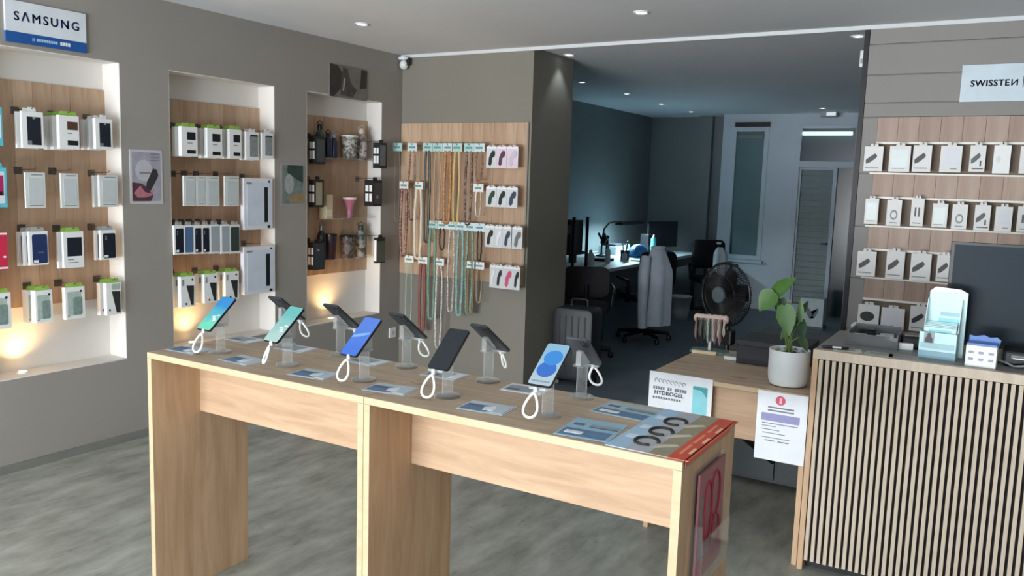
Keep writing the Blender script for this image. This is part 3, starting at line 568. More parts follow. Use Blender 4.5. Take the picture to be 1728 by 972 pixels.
for i, (x, look, c, ze, cw, r) in enumerate([(.191,'thin mint','mint',.36,.06,.004), (.330,'red brown','redbrown',.37,.05,.013), (.496,'white rope','white',.25,.06,.008), (.800,'brown','brown',.56,.055,.008), (.878,'beige beaded chain','beige',.66,.045,.004)]):
    strap(f'{look} phone strap, {ORD[i]} from left in bottom strap row', x, .921, .092, .058, WHC, c, ze, cw, r)
PB = M('pouch_pale_film', (208, 212, 214), .35, var=.05); PP = M('pouch_pink_white', (222, 204, 216), .4)
P_IT = {'black': M('black_watch_strap', (34, 38, 40), .5), 'plum': M('plum_strap', (84, 58, 78), .5), 'white': M('white_strap', (228, 230, 232), .5), 'navy': M('navy_strap', (52, 64, 84), .5), 'green': M('dark_green_strap', (46, 66, 58), .5), 'pink': M('rose_strap', (206, 84, 116), .5), 'grey': M('grey_strap', (110, 112, 110), .5), 'mauve': M('mauve_strap', (196, 190, 206), .5)}
for row, zb, h_, items in (('top', 1.702, .172, [(.962,.090,'black',PB), (1.052,.088,'plum',PP), (1.148,.10,'mauve',PP)]), ('second', 1.408, .162, [(.969,.092,'green',PB), (1.062,.09,'black',PB), (1.156,.096,'navy',PB)]),
                           ('third', 1.100, .176, [(.966,.086,'black',PB), (1.046,.072,'white',PB), (1.122,.078,'navy',PB), (1.212,.09,'grey',PB)]), ('bottom', .790, .186, [(1.004,.056,'white',PB), (1.062,.066,'black',PB), (1.140,.092,'pink',PB), (1.216,.062,'black',PB)])):
    for i, (x, w_, c, film) in enumerate(items):
        t = thing('watch_band_pouch', f'clear pouch with {c} band, {ORD[i]} from left in {row} pouch row', 'pouch', (x, -.12, zb), group='watch band pouches on the back wall')
        G().xz([(-w_/2, 0), (w_/2, 0), (w_/2, h_*.93), (w_*.2, h_), (-w_*.2, h_), (-w_/2, h_*.93)], -.003, .004).build('pouch', film, t, bevel=.001)
        s_ = 1.05
        bd = G().xz([(w_*(a-.5)*s_, h_*b) for a, b in [(.25, .16), (.42, .08), (.56, .18), (.60, .42), (.86, .60), (.84, .74), (.62, .76), (.44, .62), (.30, .44)]], -.0075, -.003).build('band', P_IT[c], t, bevel=.001)
        G().xz(circ(w_*.20, 12, w_*.16, h_*.56), -.0090, -.0075).build('band_ring', P_IT[c], bd)
        G().box(-w_*.45, w_*.45, -.0042, -.003, h_*.84, h_*.92).build('header_print', white_card, t)
        G().tube([(x-.61, -.012, zb+h_-.012-.815), (x-.61, -.13, zb+h_-.010-.815), (x-.61, -.138, zb+h_-.815)], .0022, 6).build('hook', chrome, bp_panel)

# ================================================================== RIGHT WALL: RAILED SHELF PANEL WITH HANGING PACKS
t = thing('slatwall_display', 'oak panel with white rails on the boarded right wall', 'display panel', (3.645, 0, .55), group='oak slatwall panels')
rails = [(1.900, 1.722), (1.575, 1.405), (1.260, 1.090), (.955, .77)]
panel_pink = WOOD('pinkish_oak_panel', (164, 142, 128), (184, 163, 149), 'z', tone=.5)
zz = [2.056]+[v for r_ in rails for v in r_]+[.55]
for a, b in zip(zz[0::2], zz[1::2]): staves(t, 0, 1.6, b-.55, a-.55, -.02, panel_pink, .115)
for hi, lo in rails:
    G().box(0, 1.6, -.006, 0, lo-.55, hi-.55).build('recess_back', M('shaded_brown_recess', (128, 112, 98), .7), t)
    G().box(.0, 1.6, -.034, -.006, hi-.55-.004, hi-.55+.010).build('rail', M('white_rail', (236, 232, 222), .4), t, bevel=.002)
    G().box(-.02, 1.6, -.044, -.006, lo-.55-.006, lo-.55+.006).build('rail', MATS['white_rail'], t, bevel=.002)
rp = t
RP_BODY = M('soft_white_pack', (224, 224, 222), .5); RP_FILM = M('pale_mint_pack', (212, 222, 220), .35); RP_LIL = M('pale_lilac_pack', (218, 218, 226), .45)
usb = [(.12, .30), (.34, .36), (.62, .52), (.70, .62), (.58, .72), (.30, .58), (.10, .46)]
def cable_print(): return [('picture', GREYP, blob(.5, .42, .26, .20, 12)), ('picture', RP_BODY, blob(.5, .42, .17, .12, 12)), ('small_print', GREYP, R4(.25, .10, .75, .14))]
RP = [
 ('top', [(3.649,1.732,.104,.147,'charger'), (3.792,1.732,.114,.151,'plain'), (3.911,1.734,.098,.153,'charger'), (4.06,1.734,.110,.151,'lilac'), (4.193,1.740,.079,.148,'cable_dark'), (4.312,1.733,.083,.156,'blank'), (4.44,1.735,.085,.15,'lilac')]),
 ('second', [(3.663,1.418,.076,.152,'plain'), (3.787,1.414,.080,.154,'cable'), (3.912,1.418,.069,.162,'earbuds'), (4.031,1.417,.079,.138,'plain'), (4.132,1.413,.078,.141,'cable'), (4.246,1.412,.079,.143,'cable_dark'), (4.350,1.412,.083,.138,'lilac'), (4.455,1.415,.08,.14,'earbuds')]),
 ('third', [(3.659,1.103,.106,.150,'charger'), (3.819,1.099,.100,.166,'charger'), (3.956,1.100,.109,.160,'charger'), (4.082,1.105,.085,.156,'charger')]),
 ('bottom', [(3.695,.783,.120,.148,'oval'), (3.831,.773,.128,.150,'wire'), (3.977,.800,.107,.150,'charger')])]
LOOK = {'charger': 'white pack with black charger picture', 'plain': 'plain pale mint pack', 'lilac': 'pale lilac pack with small print', 'cable_dark': 'white pack with dark cable picture', 'blank': 'blank white pack', 'cable': 'white pack with grey cable picture', 'earbuds': 'white pack with earbuds picture', 'oval': 'white pack with black oval picture', 'wire': 'pale grey pack with thin wire picture'}
for row, items in RP:
    for i, (x, zb, w_, h_, k) in enumerate(items):
        pr_ = {'charger': [('picture', BLACKP, usb), ('small_print', GREYP, R4(.1, .12, .8, .16))], 'plain': [('picture', RP_FILM, R4(.12, .16, .88, .84)), ('small_print', GREYP, R4(.15, .12, .75, .14))],
               'lilac': [('picture', RP_LIL, R4(.2, .3, .9, .9)), ('small_print', GREYP, R4(.5, .12, .8, .16))], 'cable_dark': [('picture', M('dark_grey_print', (84, 88, 90), .5), usb), ('picture', BLACKP, R4(.66, .22, .76, .42)), ('small_print', BLACKP, R4(.2, .10, .9, .14))],
               'blank': [('picture', PALE, blob(.3, .5, .14, .12))], 'cable': cable_print(), 'earbuds': [('picture', MATS['dark_grey_print'], R4(.28, .35, .42, .68)), ('picture', MATS['dark_grey_print'], R4(.56, .35, .70, .68)), ('small_print', BLACKP, R4(.2, .10, .8, .13))],
               'oval': [('picture', BLACKP, blob(.45, .52, .34, .20, 18)), ('small_print', GREYP, R4(.08, .14, .75, .18))], 'wire': [('picture', RP_LIL, R4(.1, .3, .9, .9)), ('picture', GREYP, [(.1, .2), (.5, .30), (.9, .2), (.5, .26)])]}[k]
        package('hanging_pack', f'{LOOK[k]}, {ORD[i]} from left in {row} row of right wall', 'package', (x, -.10, zb), (0, 0, 0), w_, h_, .012, {'plain': RP_BODY, 'lilac': RP_BODY, 'blank': white_card}.get(k, RP_BODY), pr_, RP_BODY, .45, .016, group='packs on the right wall rails')
        xx = x-3.645; z = zb+h_+.006-.55
        G().tube([(xx, -.03, z+.004), (xx, -.115, z), (xx, -.122, z+.010)], .0022, 6).build('hook', chrome, rp)

# ================================================================== DISPLAY TABLES
TZ = .95
def table(name, label, x0, x1):
    t = thing(name, label, 'table', ((x0+x1)/2, -3.437, 0)); w = (x1-x0)/2; d = .218
    G().box(-w, w, -d, d, TZ-.022, TZ).build('tabletop', oak_top, t, bevel=.001)
    G().box(-w, w, -d-.0012, -d, TZ-.021, TZ-.001).build('edge_band', oak_edge, t)
    for s in (-1, 1):
        a, b = (-w, -w+.022) if s < 0 else (w-.022, w)
        p = G().box(a, b, -d, d, 0, TZ-.022).build('side_panel', oak_z, t, bevel=.001)
        G().box(a, b, -d-.0012, -d, .001, TZ-.0225).build('edge_band', oak_edge, p)
    G().box(-w+.022, w-.022, -.012, .010, .69, TZ-.022).build('apron', oak_x, t, bevel=.001)
    return t
table('display_table', 'light oak display table nearer the left wall niches', 1.767, 2.789)
table('display_table', 'light oak display table carrying the orange-edged mat', 2.791, 3.783)

# ---- phones on clear stands
tether_mat = M('white_tether_cord', (236, 236, 234), .45)
def phone_stand(label, x, y, back, flat=False):
    t = thing('phone_stand', label, 'phone stand', (x, y, TZ), (0, 0, PI if back else 0), 'clear phone stands')
    G().lathe([(.040, 0), (.040, .005), (.037, .008), (.002, .008)], 24).build('base', acrylic, t, smooth=True)
    G().lathe([(.0165, .008), (.0165, .100)], 18).build('column', acrylic, t, smooth=True)
    G().lathe([(.028, .100), (.028, .104), (.002, .104)], 20).build('top_plate', acrylic, t, smooth=True)
    th = math.radians(50)
    G().yz([(-.034, .104), (.030, .104), (.030, .150), (.018, .152), (-.034, .108)], -.009, .009).build('bracket', CLEAR('milky_acrylic', base=.22), t, bevel=.002)
    G().box(-.026, .026, -.066, -.058, .088, .094).build('ledge', MATS['milky_acrylic'], t)
    # white tether loop hanging from the low end of the phone
    pts = []; L = .062 if not flat else .055; W = .020 if not flat else .006
    for k in range(16):
        a = 2*PI*k/16; pts.append((W*math.sin(a)*(1-.45*math.cos(a)), -.082-.022*(1-math.cos(a))/2*1.2, .082-L*(1-math.cos(a))/2))
    tt = G().tube(pts, .0037, 8, closed=True).build('tether_loop', tether_mat, t, smooth=True)
    G().lathe([(.005, .080), (.006, .084), (.006, .094), (.004, .098)], 10, (0, -.074)).build('tether_clip', white_plastic, tt, smooth=True)
    return t
def phone(label, x, y, back, screen, yawd=0, tilt=40, bodymat=None, deco=None):
    t = thing('smartphone', label, 'smartphone', (x, y, TZ+.145), (-math.radians(90-tilt), 0, math.radians(yawd)+(PI if back else 0)), 'smartphones on the display tables')
    bd = G().xz(rrect(.074, .158, .009, 5), -.004, .004).build('body', bodymat or black_plastic, t, smooth=True, bevel=.0012)
    sc = G().xz(rrect(.0695, .1535, .007, 5), -.0047, -.004).build('screen', screen, t)
    if deco: deco(sc)
    cm = G().xz(rrect(.024, .032, .006, 4, -.020, .055), .004, .0062).build('camera_bump', dark_plastic, t, smooth=True)
    for dz in (.046, .064): G().xz(circ(.0065, 14, -.020, dz), .0062, .0072).build('camera_lens', M('black_lens_glass', (10, 10, 12), .1), cm)
    return t
S1 = EM('screen_cyan_teal', (120, 235, 200), .85, (30, 150, 225)); S2 = EM('screen_pale_mint', (190, 230, 225), .8, (110, 205, 205)); S3 = EM('screen_blue', (60, 120, 230), .9, (80, 130, 230))
S4 = M('dark_screen_off', (24, 30, 36), .18, var=.05); S5 = EM('screen_pale_blue', (196, 222, 236), .75, (150, 205, 235))
def d1(sc):
    for k, (a, b) in enumerate(((-.004, -.02), (.004, -.028), (.010, -.036), (.014, -.012))): G().xz([(a, b), (a+.012, b+.002), (a+.015, b+.007), (a+.003, b+.006)], -.0052, -.0047).build('icon', M('screen_white_icon', (225, 235, 235), .3), sc)
def d3(sc): G().xz([(-.030, -.01), (.0, -.002), (.030, .012), (.028, .018), (-.004, .010), (-.031, .0)], -.0052, -.0047).build('wallpaper_streak', EM('screen_light_blue', (130, 185, 245), .9), sc)
def d5(sc):
    G().xz(circ(.029, 26, 0, -.020), -.0051, -.0047).build('wallpaper_disc', EM('screen_deep_blue', (40, 110, 205), .9), sc)
    G().xz(circ(.028, 26, .003, .024), -.0054, -.0047).build('wallpaper_disc', EM('screen_mid_blue', (50, 140, 225), .9), sc)
    G().box(-.028, .028, -.0056, -.0047, -.068, -.062).build('dock_bar', M('screen_grey_icon', (120, 130, 136), .3), sc)
FX = [1.972, 2.312, 2.655, 2.985, 3.330]; BX = [2.055, 2.335, 2.640, 2.978, 3.318]
FL = ['teal screen', 'pale mint screen', 'blue screen', 'switched-off black screen', 'pale screen with blue discs']
for i, (x, sc, de) in enumerate(zip(FX, (S1, S2, S3, S4, S5), (d1, d1, d3, None, d5))):
    phone_stand(f'clear acrylic stand under the phone with {FL[i]}', x, -3.50, False, flat=i in (1,))
    phone(f'smartphone with {FL[i]} in the front row', x, -3.515 if i < 3 else -3.497, False, sc, yawd=(-.5, -5, -3, 3, 2)[i], tilt=(41.5, 42, 42, 40, 37)[i], deco=de)
BL = ['behind the teal screen phone', 'behind the pale mint screen phone', 'behind the blue screen phone', 'right of the black screen phone', 'right of the phone with blue discs']
for i, x in enumerate(BX):
    phone_stand(f'clear stand in the back row, {BL[i]}', x, -3.262, True, flat=i in (3,))
    phone(f'dark phone seen from its back, {BL[i]}', x, -3.255, True, S4, yawd=(-2, -2, -6, -9, 3)[i], tilt=38, bodymat=M('charcoal_phone_back', (44, 47, 52), .35) if i < 4 else M('graphite_phone_back', (66, 70, 78), .35))

# ---- leaflets between the stands
LB = M('leaflet_blue', (92, 126, 158), .4, var=.15, scale=50); LP = M('leaflet_pale', (188, 200, 208), .4, var=.05); LD = M('leaflet_dark', (90, 102, 120), .4); LW = M('leaflet_white', (226, 230, 232), .4); LG = M('leaflet_grey', (150, 160, 166), .4, var=.1)
def leaflet(label, x, y, w_, d_, rz, base, prints):
    t = thing('leaflet', label, 'leaflet', (x, y, TZ), (0, 0, rz), 'leaflets on the display tables')
    G().box(-w_/2, w_/2, -d_/2, d_/2, 0.0002, .0014).build('sheet', base, t)
    for i, (mt, pts) in enumerate(prints): G().xy([((a-.5)*w_, (b-.5)*d_) for a, b in pts], .0014, .0018+.0003*i).build('print', mt, t)
pf = [(LB, R4(.04, .08, .60, .70)), (LD, R4(.08, .45, .40, .62)), (LW, [(.5, .2), (.75, .35), (.62, .75), (.45, .5)]), (LP, R4(.70, .10, .96, .90))]
pb = [(LG, R4(.05, .1, .7, .8)), (LD, R4(.1, .2, .4, .4)), (LW, R4(.72, .2, .95, .9))]
for i, x in enumerate((1.845, 2.135, 2.474, 2.795, 3.150)):
    leaflet(['blue leaflet at the left front corner of the tables', 'blue leaflet between the teal and mint screen phones', 'blue leaflet between the mint and blue screen phones', 'blue leaflet between the blue and black screen phones', 'blue leaflet between the black phone and the phone with discs'][i], x, -3.535, .148, .105, (.05, -.06, .10, .16, .10)[i], LP, pf)
for i, x in enumerate((1.850, 2.125, 2.480, 2.815, 3.130)):
    leaflet(['grey leaflet at the left rear corner of the tables', 'grey leaflet at the rear between first and second dark phones', 'grey leaflet at the rear between second and third dark phones', 'grey leaflet at the rear between third and fourth dark phones', 'lilac grey leaflet at the rear between fourth and fifth dark phones'][i], x, -3.275, .14, .10, (-.04, .05, -.06, .03, .12)[i], LP if i != 4 else LILAC, pb)
pw = [(LB, R4(.05, .05, .92, .42)), (LD, R4(.10, .60, .30, .72)), (LG, R4(.42, .62, .95, .74)), (LD, R4(.42, .56, .95, .60)), (LW, R4(.12, .16, .45, .28))]
leaflet('wide blue leaflet at the front beside the bracelet mat', 3.49, -3.545, .15, .175, .10, M('leaflet_ice', (150, 186, 206), .4), pw)
leaflet('wide blue-grey leaflet at the rear beside the bracelet mat', 3.495, -3.315, .18, .14, -.05, M('leaflet_ice_grey', (170, 192, 200), .4), pw)
# ---- printed counter mat with overhanging orange edge
t = thing('counter_mat', 'printed mat with black rings and orange edge at the table end', 'mat', (3.575, -3.437, TZ))
MT = [('pale_blue_zone', M('mat_pale_blue', (168, 198, 222), .4), 0, .055), ('grey_zone', M('mat_pale_grey', (182, 184, 190), .4, var=.06), .055, .115), ('khaki_zone', M('mat_khaki', (154, 144, 122), .45, var=.1, scale=26), .115, .165), ('orange_zone', M('mat_orange_red', (202, 84, 60), .45, var=.08), .165, .219)]
for nm, mt, a, b in MT: G().box(a, b, -.208, .208, .0003, .0022).build(nm, mt, t)
G().yz([(-.208, -.0215+.0237), (.208, .0022), (.208, .0003), (-.208, .0003)], .2085, .2105).build('orange_fold', MATS['mat_orange_red'], t)
G().box(.2105, .2122, -.205, .150, -.014, .0022).build('orange_flap', MATS['mat_orange_red'], t)
for k, yy in enumerate((-.122, -.020, .090)):
    rg = G(); rg.tube([(.078+.030*math.cos(2*PI*q/20), yy+.034*math.sin(2*PI*q/20), .0034) for q in range(18)], .0048, 6).build('printed_ring', M('mat_black_ring', (40, 36, 34), .5), t)
    G().xy([(.105, yy-.03), (.118, yy-.035), (.160, yy+.012), (.150, yy+.022), (.120, yy)], .0022, .0026).build('printed_strap', M('mat_cream', (206, 196, 176), .5), t)
    G().box(.012, .040, yy+.01, yy+.04, .0022, .0026).build('printed_label', M('mat_white', (216, 228, 238), .4), t)
    G().box(.178, .186, yy-.04, yy+.045, .0022, .0026).build('printed_line', M('mat_light_orange', (232, 140, 110), .4), t)
    G().box(.198, .206, yy-.03, yy+.02, .0022, .0026).build('printed_label', M('mat_peach', (246, 196, 160), .4), t)
# ---- brochure holder on the table end
t = thing('brochure_holder', 'clear brochure holder screwed to the table end panel', 'brochure holder', (3.783, -3.445, .60))
G().box(0.0006, .004, -.115, .115, 0, .30).box(.03, .033, -.115, .115, 0, .12).box(.004, .03, -.115, -.112, 0, .16).box(.004, .03, .112, .115, 0, .16).box(.004, .03, -.112, .112, 0, .003).build('holder', acrylic_sheet, t)
t = thing('brochure', 'red patterned brochure standing in the table end holder', 'brochure', (3.790, -3.445, .604))
G().box(0, .006, -.105, .105, 0, .285).build('cover', M('brochure_rose', (142, 82, 92), .45, var=.12, scale=14), t)
for yy, zz_, rx, rz_ in ((.03, .20, .035, .062), (-.03, .17, .030, .080), (.045, .08, .030, .060)):
    G().tube([(.0066, yy+rx*math.cos(2*PI*k/18), zz_+rz_*math.sin(2*PI*k/18)) for k in range(18)], .0035, 5, closed=True).build('printed_loop', M('brochure_crimson', (150, 30, 52), .45), t)
G().box(.006, .0068, -.105, .105, .0, .05).build('printed_band', MATS['brochure_crimson'], t)
G().box(.006, .0068, -.090, -.065, .06, .22).build('printed_strip', M('brochure_grey', (120, 112, 112), .45), t)

# ================================================================== SIDE DESK WITH PLANT
t = thing('side_desk', 'low oak desk with the potted plant, left of the slatted counter', 'desk', (3.38, -1.56, 0))
G().box(-.35, .355, -.375, .38, .728, .75).build('desktop', oak_top, t, bevel=.001)
G().box(-.35, .355, -.3762, -.375, .729, .749).build('edge_band', oak_edge, t)
G().box(-.35, -.328, -.375, .38, 0, .728).build('side_panel', oak_z, t, bevel=.001)
G().box(.333, .355, -.375, .38, 0, .728).build('side_panel', oak_z, t, bevel=.001)
G().box(-.328, .333, -.335, -.315, .50, .728).build('front_panel', oak_x, t, bevel=.001)
G().tube([(-.13, .34, .33), (.02, .20, .30), (.12, .10, .285)], .016, 8).build('support_bar', black_metal, t)
INKG = M('grey_ink', (110, 114, 126), .5); INKD = M('dark_blue_grey_ink', (70, 74, 92), .5)
t = thing('counter_sign', 'white HYDROGEL sign with turquoise phone fixed to the desk front', 'sign', (3.175, -1.938, .548))
G().box(-.149, .149, -.004, 0, 0, .209).build('board', M('sign_white', (226, 230, 236), .45), t)
for k in range(8): G().tube([(-.115+k*.019+.007*math.cos(2*PI*q/10), -.0044, .170-.0008*k+.009*math.sin(2*PI*q/10)) for q in range(8)], .0016, 5).build('logo_letter', INKG, t)
xs = -.128
for k, wl in enumerate((.008,)*5+(0,)+(.008,)*2+(0,)+(.009,)*5):
    if wl: G().box(xs, xs+wl, -.0052, -.004, .128-.001*(k % 2), .142).build('small_print', INKG, t)
    xs += .0115
text('HYDROGEL', .026, INKD, t, -.052, -.0046, .112, bold=.0008, spacing=1.05)
for k in range(11): G().box(-.128+k*.0125, -.119+k*.0125, -.0052, -.004, .084, .094).build('small_print', INKG, t)
ph = G().xz(rrect(.068, .150, .008, 4, .094, .095), -.0055, -.004).build('printed_phone', M('turquoise_print', (132, 208, 218), .4, var=.08, scale=12), t)
G().xz([(.061, .168), (.128, .166), (.126, .120), (.112, .140), (.096, .152), (.061, .154)], -.0060, -.0055).build('printed_film', M('deep_teal_print', (56, 146, 156), .4), ph)
t = sheet('notice_sheet', 'white notice sheet with red logo taped to the desk front', 'notice', (3.630, -1.940, .443), (0, 0, 0), .21, .302, M('notice_white', (224, 228, 236), .45), [
    ('logo', M('notice_red', (206, 70, 96), .45), blob(.46, .885, .10, .068, 20)), ('logo', M('notice_pink', (240, 180, 196), .45), R4(.44, .84, .49, .93)),
    ('heading', INKG, R4(.22, .765, .74, .785)), ('heading', INKG, R4(.22, .720, .74, .740)), ('colour_block', M('notice_lavender', (140, 140, 186), .5, var=.08, scale=60), R4(.10, .575, .86, .685)),
    ('small_print', INKG, R4(.12, .535, .84, .545)), ('small_print', INKG, R4(.12, .495, .40, .503)), ('small_print', INKG, R4(.12, .445, .48, .453)), ('small_print', INKG, R4(.14, .395, .60, .402)), ('small_print', INKG, R4(.12, .33, .70, .337)), ('small_print', INKG, R4(.20, .285, .40, .295)), ('small_print', INKG, R4(.46, .285, .68, .295))], thick=.0015)
# ---- potted plant
t = thing('potted_plant', 'leafy green plant in a white pot on the low desk', 'plant', (3.612, -1.79, .75))
G().lathe([(.062, 0), (.076, .006), (.084, .022), (.087, .05), (.087, .160), (.083, .160), (.081, .148)], 32).build('pot', M('white_pot_glaze', (222, 228, 230), .35, var=.02), t, smooth=True)
G().lathe([(.081, .140), (.06, .146), (.002, .150)], 20).build('soil', M('dark_soil', (40, 34, 28), .95, var=.4, scale=60, bump=.8), t)
for k in range(9):
    a = k*.7; G().lathe([(.002, 0), (.009, .004), (.010, .008), (.002, .013)], 8).build('pebble', M('grey_pebble', (150, 148, 140), .7), t, loc=(.06*math.cos(a), .06*math.sin(a), .146), smooth=True)
leafm = M('leaf_green', (60, 98, 40), .4, var=.25, scale=18); leafd = M('leaf_dark_green', (40, 74, 38), .4, var=.25, scale=18); stemm = M('stem_green', (98, 124, 62), .5, var=.15)
def leaf(base, tip, width, sag, nrm=(0, -1, .3), mat=leafm):
    """heart-shaped blade with a folded midrib, base to tip, plus its stem from the soil"""
    B, T = Vector(base), Vector(tip); d = (T-B); L = d.length; d.normalize(); n = Vector(nrm); n = (n-d*n.dot(d)).normalized(); s_ = d.cross(n)
    prof = [(0, .05), (-.06, .30), (.02, .66), (.18, .92), (.36, 1.0), (.56, .84), (.76, .52), (.90, .24), (1, .015)]
    g = G(); N = len(prof)
    for th in (0, .0012):
        for u, wv in prof:
            c = B+d*(max(u, -.06)*L)-Vector((0, 0, 1))*sag*u*u - n*th
            mid = B+d*(u*L if u > 0 else 0)-Vector((0, 0, 1))*sag*u*u - n*th
            g.v += [tuple(c+s_*wv*width/2+n*wv*width*.12), tuple(mid), tuple(c-s_*wv*width/2+n*wv*width*.12)]
    o = N*3
    for k in range(N-1):
        for j in (0, 1):
            a = k*3+j; g.f += [(a, a+1, a+4, a+3), (o+a, o+a+3, o+a+4, o+a+1)]
    for k in range(N-1):
        for a, b in ((k*3, k*3+3), (k*3+2, k*3+5)): g.f.append((a, b, o+b, o+a))
    lf = g.build('leaf', mat, t, smooth=True)
    st = Vector((random.uniform(-.02, .02), random.uniform(-.02, .02), .146)); midp = st.lerp(B, .55)+Vector((0, 0, .02))
    G().tube([st, st.lerp(midp, .5)+Vector((0, 0, .01)), midp, midp.lerp(B, .6)+Vector((0, 0, .004)), B], [.0042, .004, .0036, .003, .0024], 6).build('stem', stemm, lf, smooth=True)
leaf((-.090, .0, .390), (.010, -.02, .480), .085, 0, (-.5, -1, .6))
leaf((-.080, -.02, .405), (-.135, -.04, .330), .095, .01, (-.2, -1, .2))
leaf((-.030, -.03, .355), (.006, -.06, .235), .085, .01, (.1, -1, .3))
leaf((-.060, .03, .375), (-.030, .02, .290), .075, .01, (.3, -1, .2), leafd)
leaf((.035, .0, .290), (.030, -.005, .395), .030, 0, (.2, -1, .1))
leaf((.020, .02, .300), (.060, -.02, .225), .050, .01, (.4, -1, .4), leafd)
leaf((-.005, .03, .280), (-.045, .0, .205), .045, .01, (-.3, -1, .3))
leaf((.045, -.02, .220), (.085, -.05, .175), .040, .008, (.3, -1, .5), leafd)
leaf((.030, .03, .320), (.050, .06, .375), .028, 0, (.5, -1, .1), leafd)
# ---- jewellery bar, little boxes
t = thing('bracelet_stand', 'bracelet bar stand with hanging chains on the low desk', 'jewellery stand', (3.10, -1.30, .75), (0, 0, .1))
G().xy(rrect(.19, .11, .02, 4), 0, .012).build('base', M('green_grey_base', (96, 122, 112), .4), t, bevel=.002)
G().box(-.075, .05, -.072, -.048, 0, .016).build('name_plate', M('cream_plate', (226, 206, 178), .5), t, bevel=.002)
G().tube([(0, 0, .012), (0, 0, .172)], .008, 10).build('post', white_plastic, t)
G().tube([(-.088, 0, .178), (-.080, 0, .178), (.080, 0, .178), (.088, 0, .178)], [.014, .021, .021, .014], 14).build('roll', M('blush_roll', (216, 190, 180), .7, var=.06), t, smooth=True)
bc = [M('rose_chain', (186, 150, 140), .4, .4), M('green_chain', (72, 104, 92), .4, .2), M('pearl_chain', (216, 212, 204), .35, .1), M('dark_chain', (60, 54, 54), .4, .5), M('silver_chain', (160, 158, 156), .3, .7)]
for k in range(17):
    x = -.074+k*.0090; L = .108+.026*math.sin(k*1.9); mt = bc[(k*3+k//4) % 5]
    pts = [(x, -.024, .182)]+[(x+random.uniform(-.002, .002), -.026, .178-L*q/5) for q in range(1, 5)]+[(x+.003, -.024, .178-L), (x+.006, -.022, .178-L*.8)]+[(x+.004+random.uniform(-.002, .002), -.0225, .178-L*q/5) for q in (3, 2, 1)]+[(x+.003, .0, .2015)]
    G().tube(pts, .0030, 6).build('chain', mt, t, smooth=True)
t = thing('card_box', 'small pale card box lying beside the bracelet stand', 'box', (3.262, -1.405, .75), (0, 0, .12))
G().box(-.050, .050, -.03, .05, 0, .022).build('carton', M('grey_card', (150, 156, 152), .5), t, bevel=.002); G().box(-.045, .045, -.031, -.03, .003, .019).build('label', white_card, t)
t = thing('storage_box', 'black storage box standing behind the plant on the low desk', 'box', (3.455, -1.375, .75))
G().box(-.165, .165, -.10, .18, 0, .115).build('body', M('black_box_card', (36, 40, 46), .6), t, bevel=.004); G().box(-.169, .169, -.104, .184, .090, .118).build('lid', M('black_box_lid', (42, 46, 52), .6), t, bevel=.004)
t = thing('low_cabinet', 'low dark grey cabinet behind the desk with the plant', 'cabinet', (3.42, -.62, 0))
G().box(-.29, .30, -.40, .42, .02, .72).build('body', M('dark_grey_cabinet', (56, 64, 66), .6), t, bevel=.003); G().box(-.295, .305, -.405, .425, .72, .742).build('top', M('grey_cabinet_top', (74, 82, 84), .55), t, bevel=.002)
for s in (-1, 1): G().box(s*.147-.142+.003, s*.147+.142-.003, -.418, -.40, .04, .71).build('cabinet_door', M('dark_grey_cabinet', (56, 64, 66), .6), t, bevel=.002)

# ================================================================== SLATTED COUNTER
CZ = .955
t = thing('slatted_counter', 'sales counter with vertical pale wooden slats on the right', 'counter', (3.743, -1.965, 0))
W_ = 1.75
G().box(0, .022, 0, .60, 0, CZ-.03).build('side_panel', oak_z, t, bevel=.001)
G().box(W_-.022, W_, 0, .60, 0, CZ-.03).build('side_panel', oak_z, t, bevel=.001)
G().box(0, W_, -.002, .03, CZ-.038, CZ).build('top_rail', slat_oak, t, bevel=.001)
G().box(0, W_, .03, .60, CZ-.03, CZ-.002).build('worktop', M('grey_worktop', (128, 128, 126), .5, var=.08, scale=20), t, bevel=.001)
G().box(.022, W_-.022, .022, .034, .045, CZ-.038).build('backing_board', M('black_felt', (26, 23, 21), .9), t)
G().box(.022, W_-.022, .06, .08, 0, .045).build('plinth', black_plastic, t)
sg = G().box(0, .0148, 0, .020, .045, CZ-.040); s0 = sg.build('slat', slat_oak, t, loc=(.026, .002, 0), bevel=.0012)
for k in range(1, 68): link('slat', s0.data, slat_oak, t, loc=(.026+k*.0253, .002, 0))
# ---- things on the counter
t = thing('counter_tray', 'grey translucent tray with small packs on the counter corner', 'tray', (3.935, -1.655, CZ-.002), (0, 0, 0))
trm = CLEAR('smoky_acrylic', (120, 126, 126), base=.14, edge=.2)
G().box(-.10, .10, -.09, .10, 0, .006).box(-.10, .10, -.09, -.084, .006, .052).box(-.10, -.094, -.084, .10, .006, .062).box(.094, .10, -.084, .10, .006, .062).box(-.094, .094, .094, .10, .006, .072).build('tray', trm, t, bevel=.001)
t = thing('cable_coil', 'coiled dark cable lying in the grey counter tray', 'cable', (3.90, -1.63, CZ+.006))
g = G(); g.tube([((.042-.0012*k*.15)*math.cos(k*.5), (.030)*math.sin(k*.5), .006+.0009*k) for k in range(52)], .0042, 6); g.build('coil', black_plastic, t, smooth=True)
for i, (x, y, rz) in enumerate(((3.885, -1.705, .3), (3.965, -1.70, -.2), (3.985, -1.63, .4))):
    package('small_pack', ['small silver pack at the front left of the counter tray', 'small silver pack at the front right of the counter tray', 'small silver pack at the back of the counter tray'][i], 'package', (x, y, CZ+.005), (-.5, 0, rz), .055, .045, .010, M('silver_pack', (170, 174, 172), .3, var=.1, scale=40), [('label', white_card, R4(.1, .2, .9, .7))], group='small packs in the counter tray')
t = thing('display_carton', 'pale turquoise cardboard display carton on the counter', 'display carton', (4.195, -1.79, CZ-.002), (0, 0, -.06))
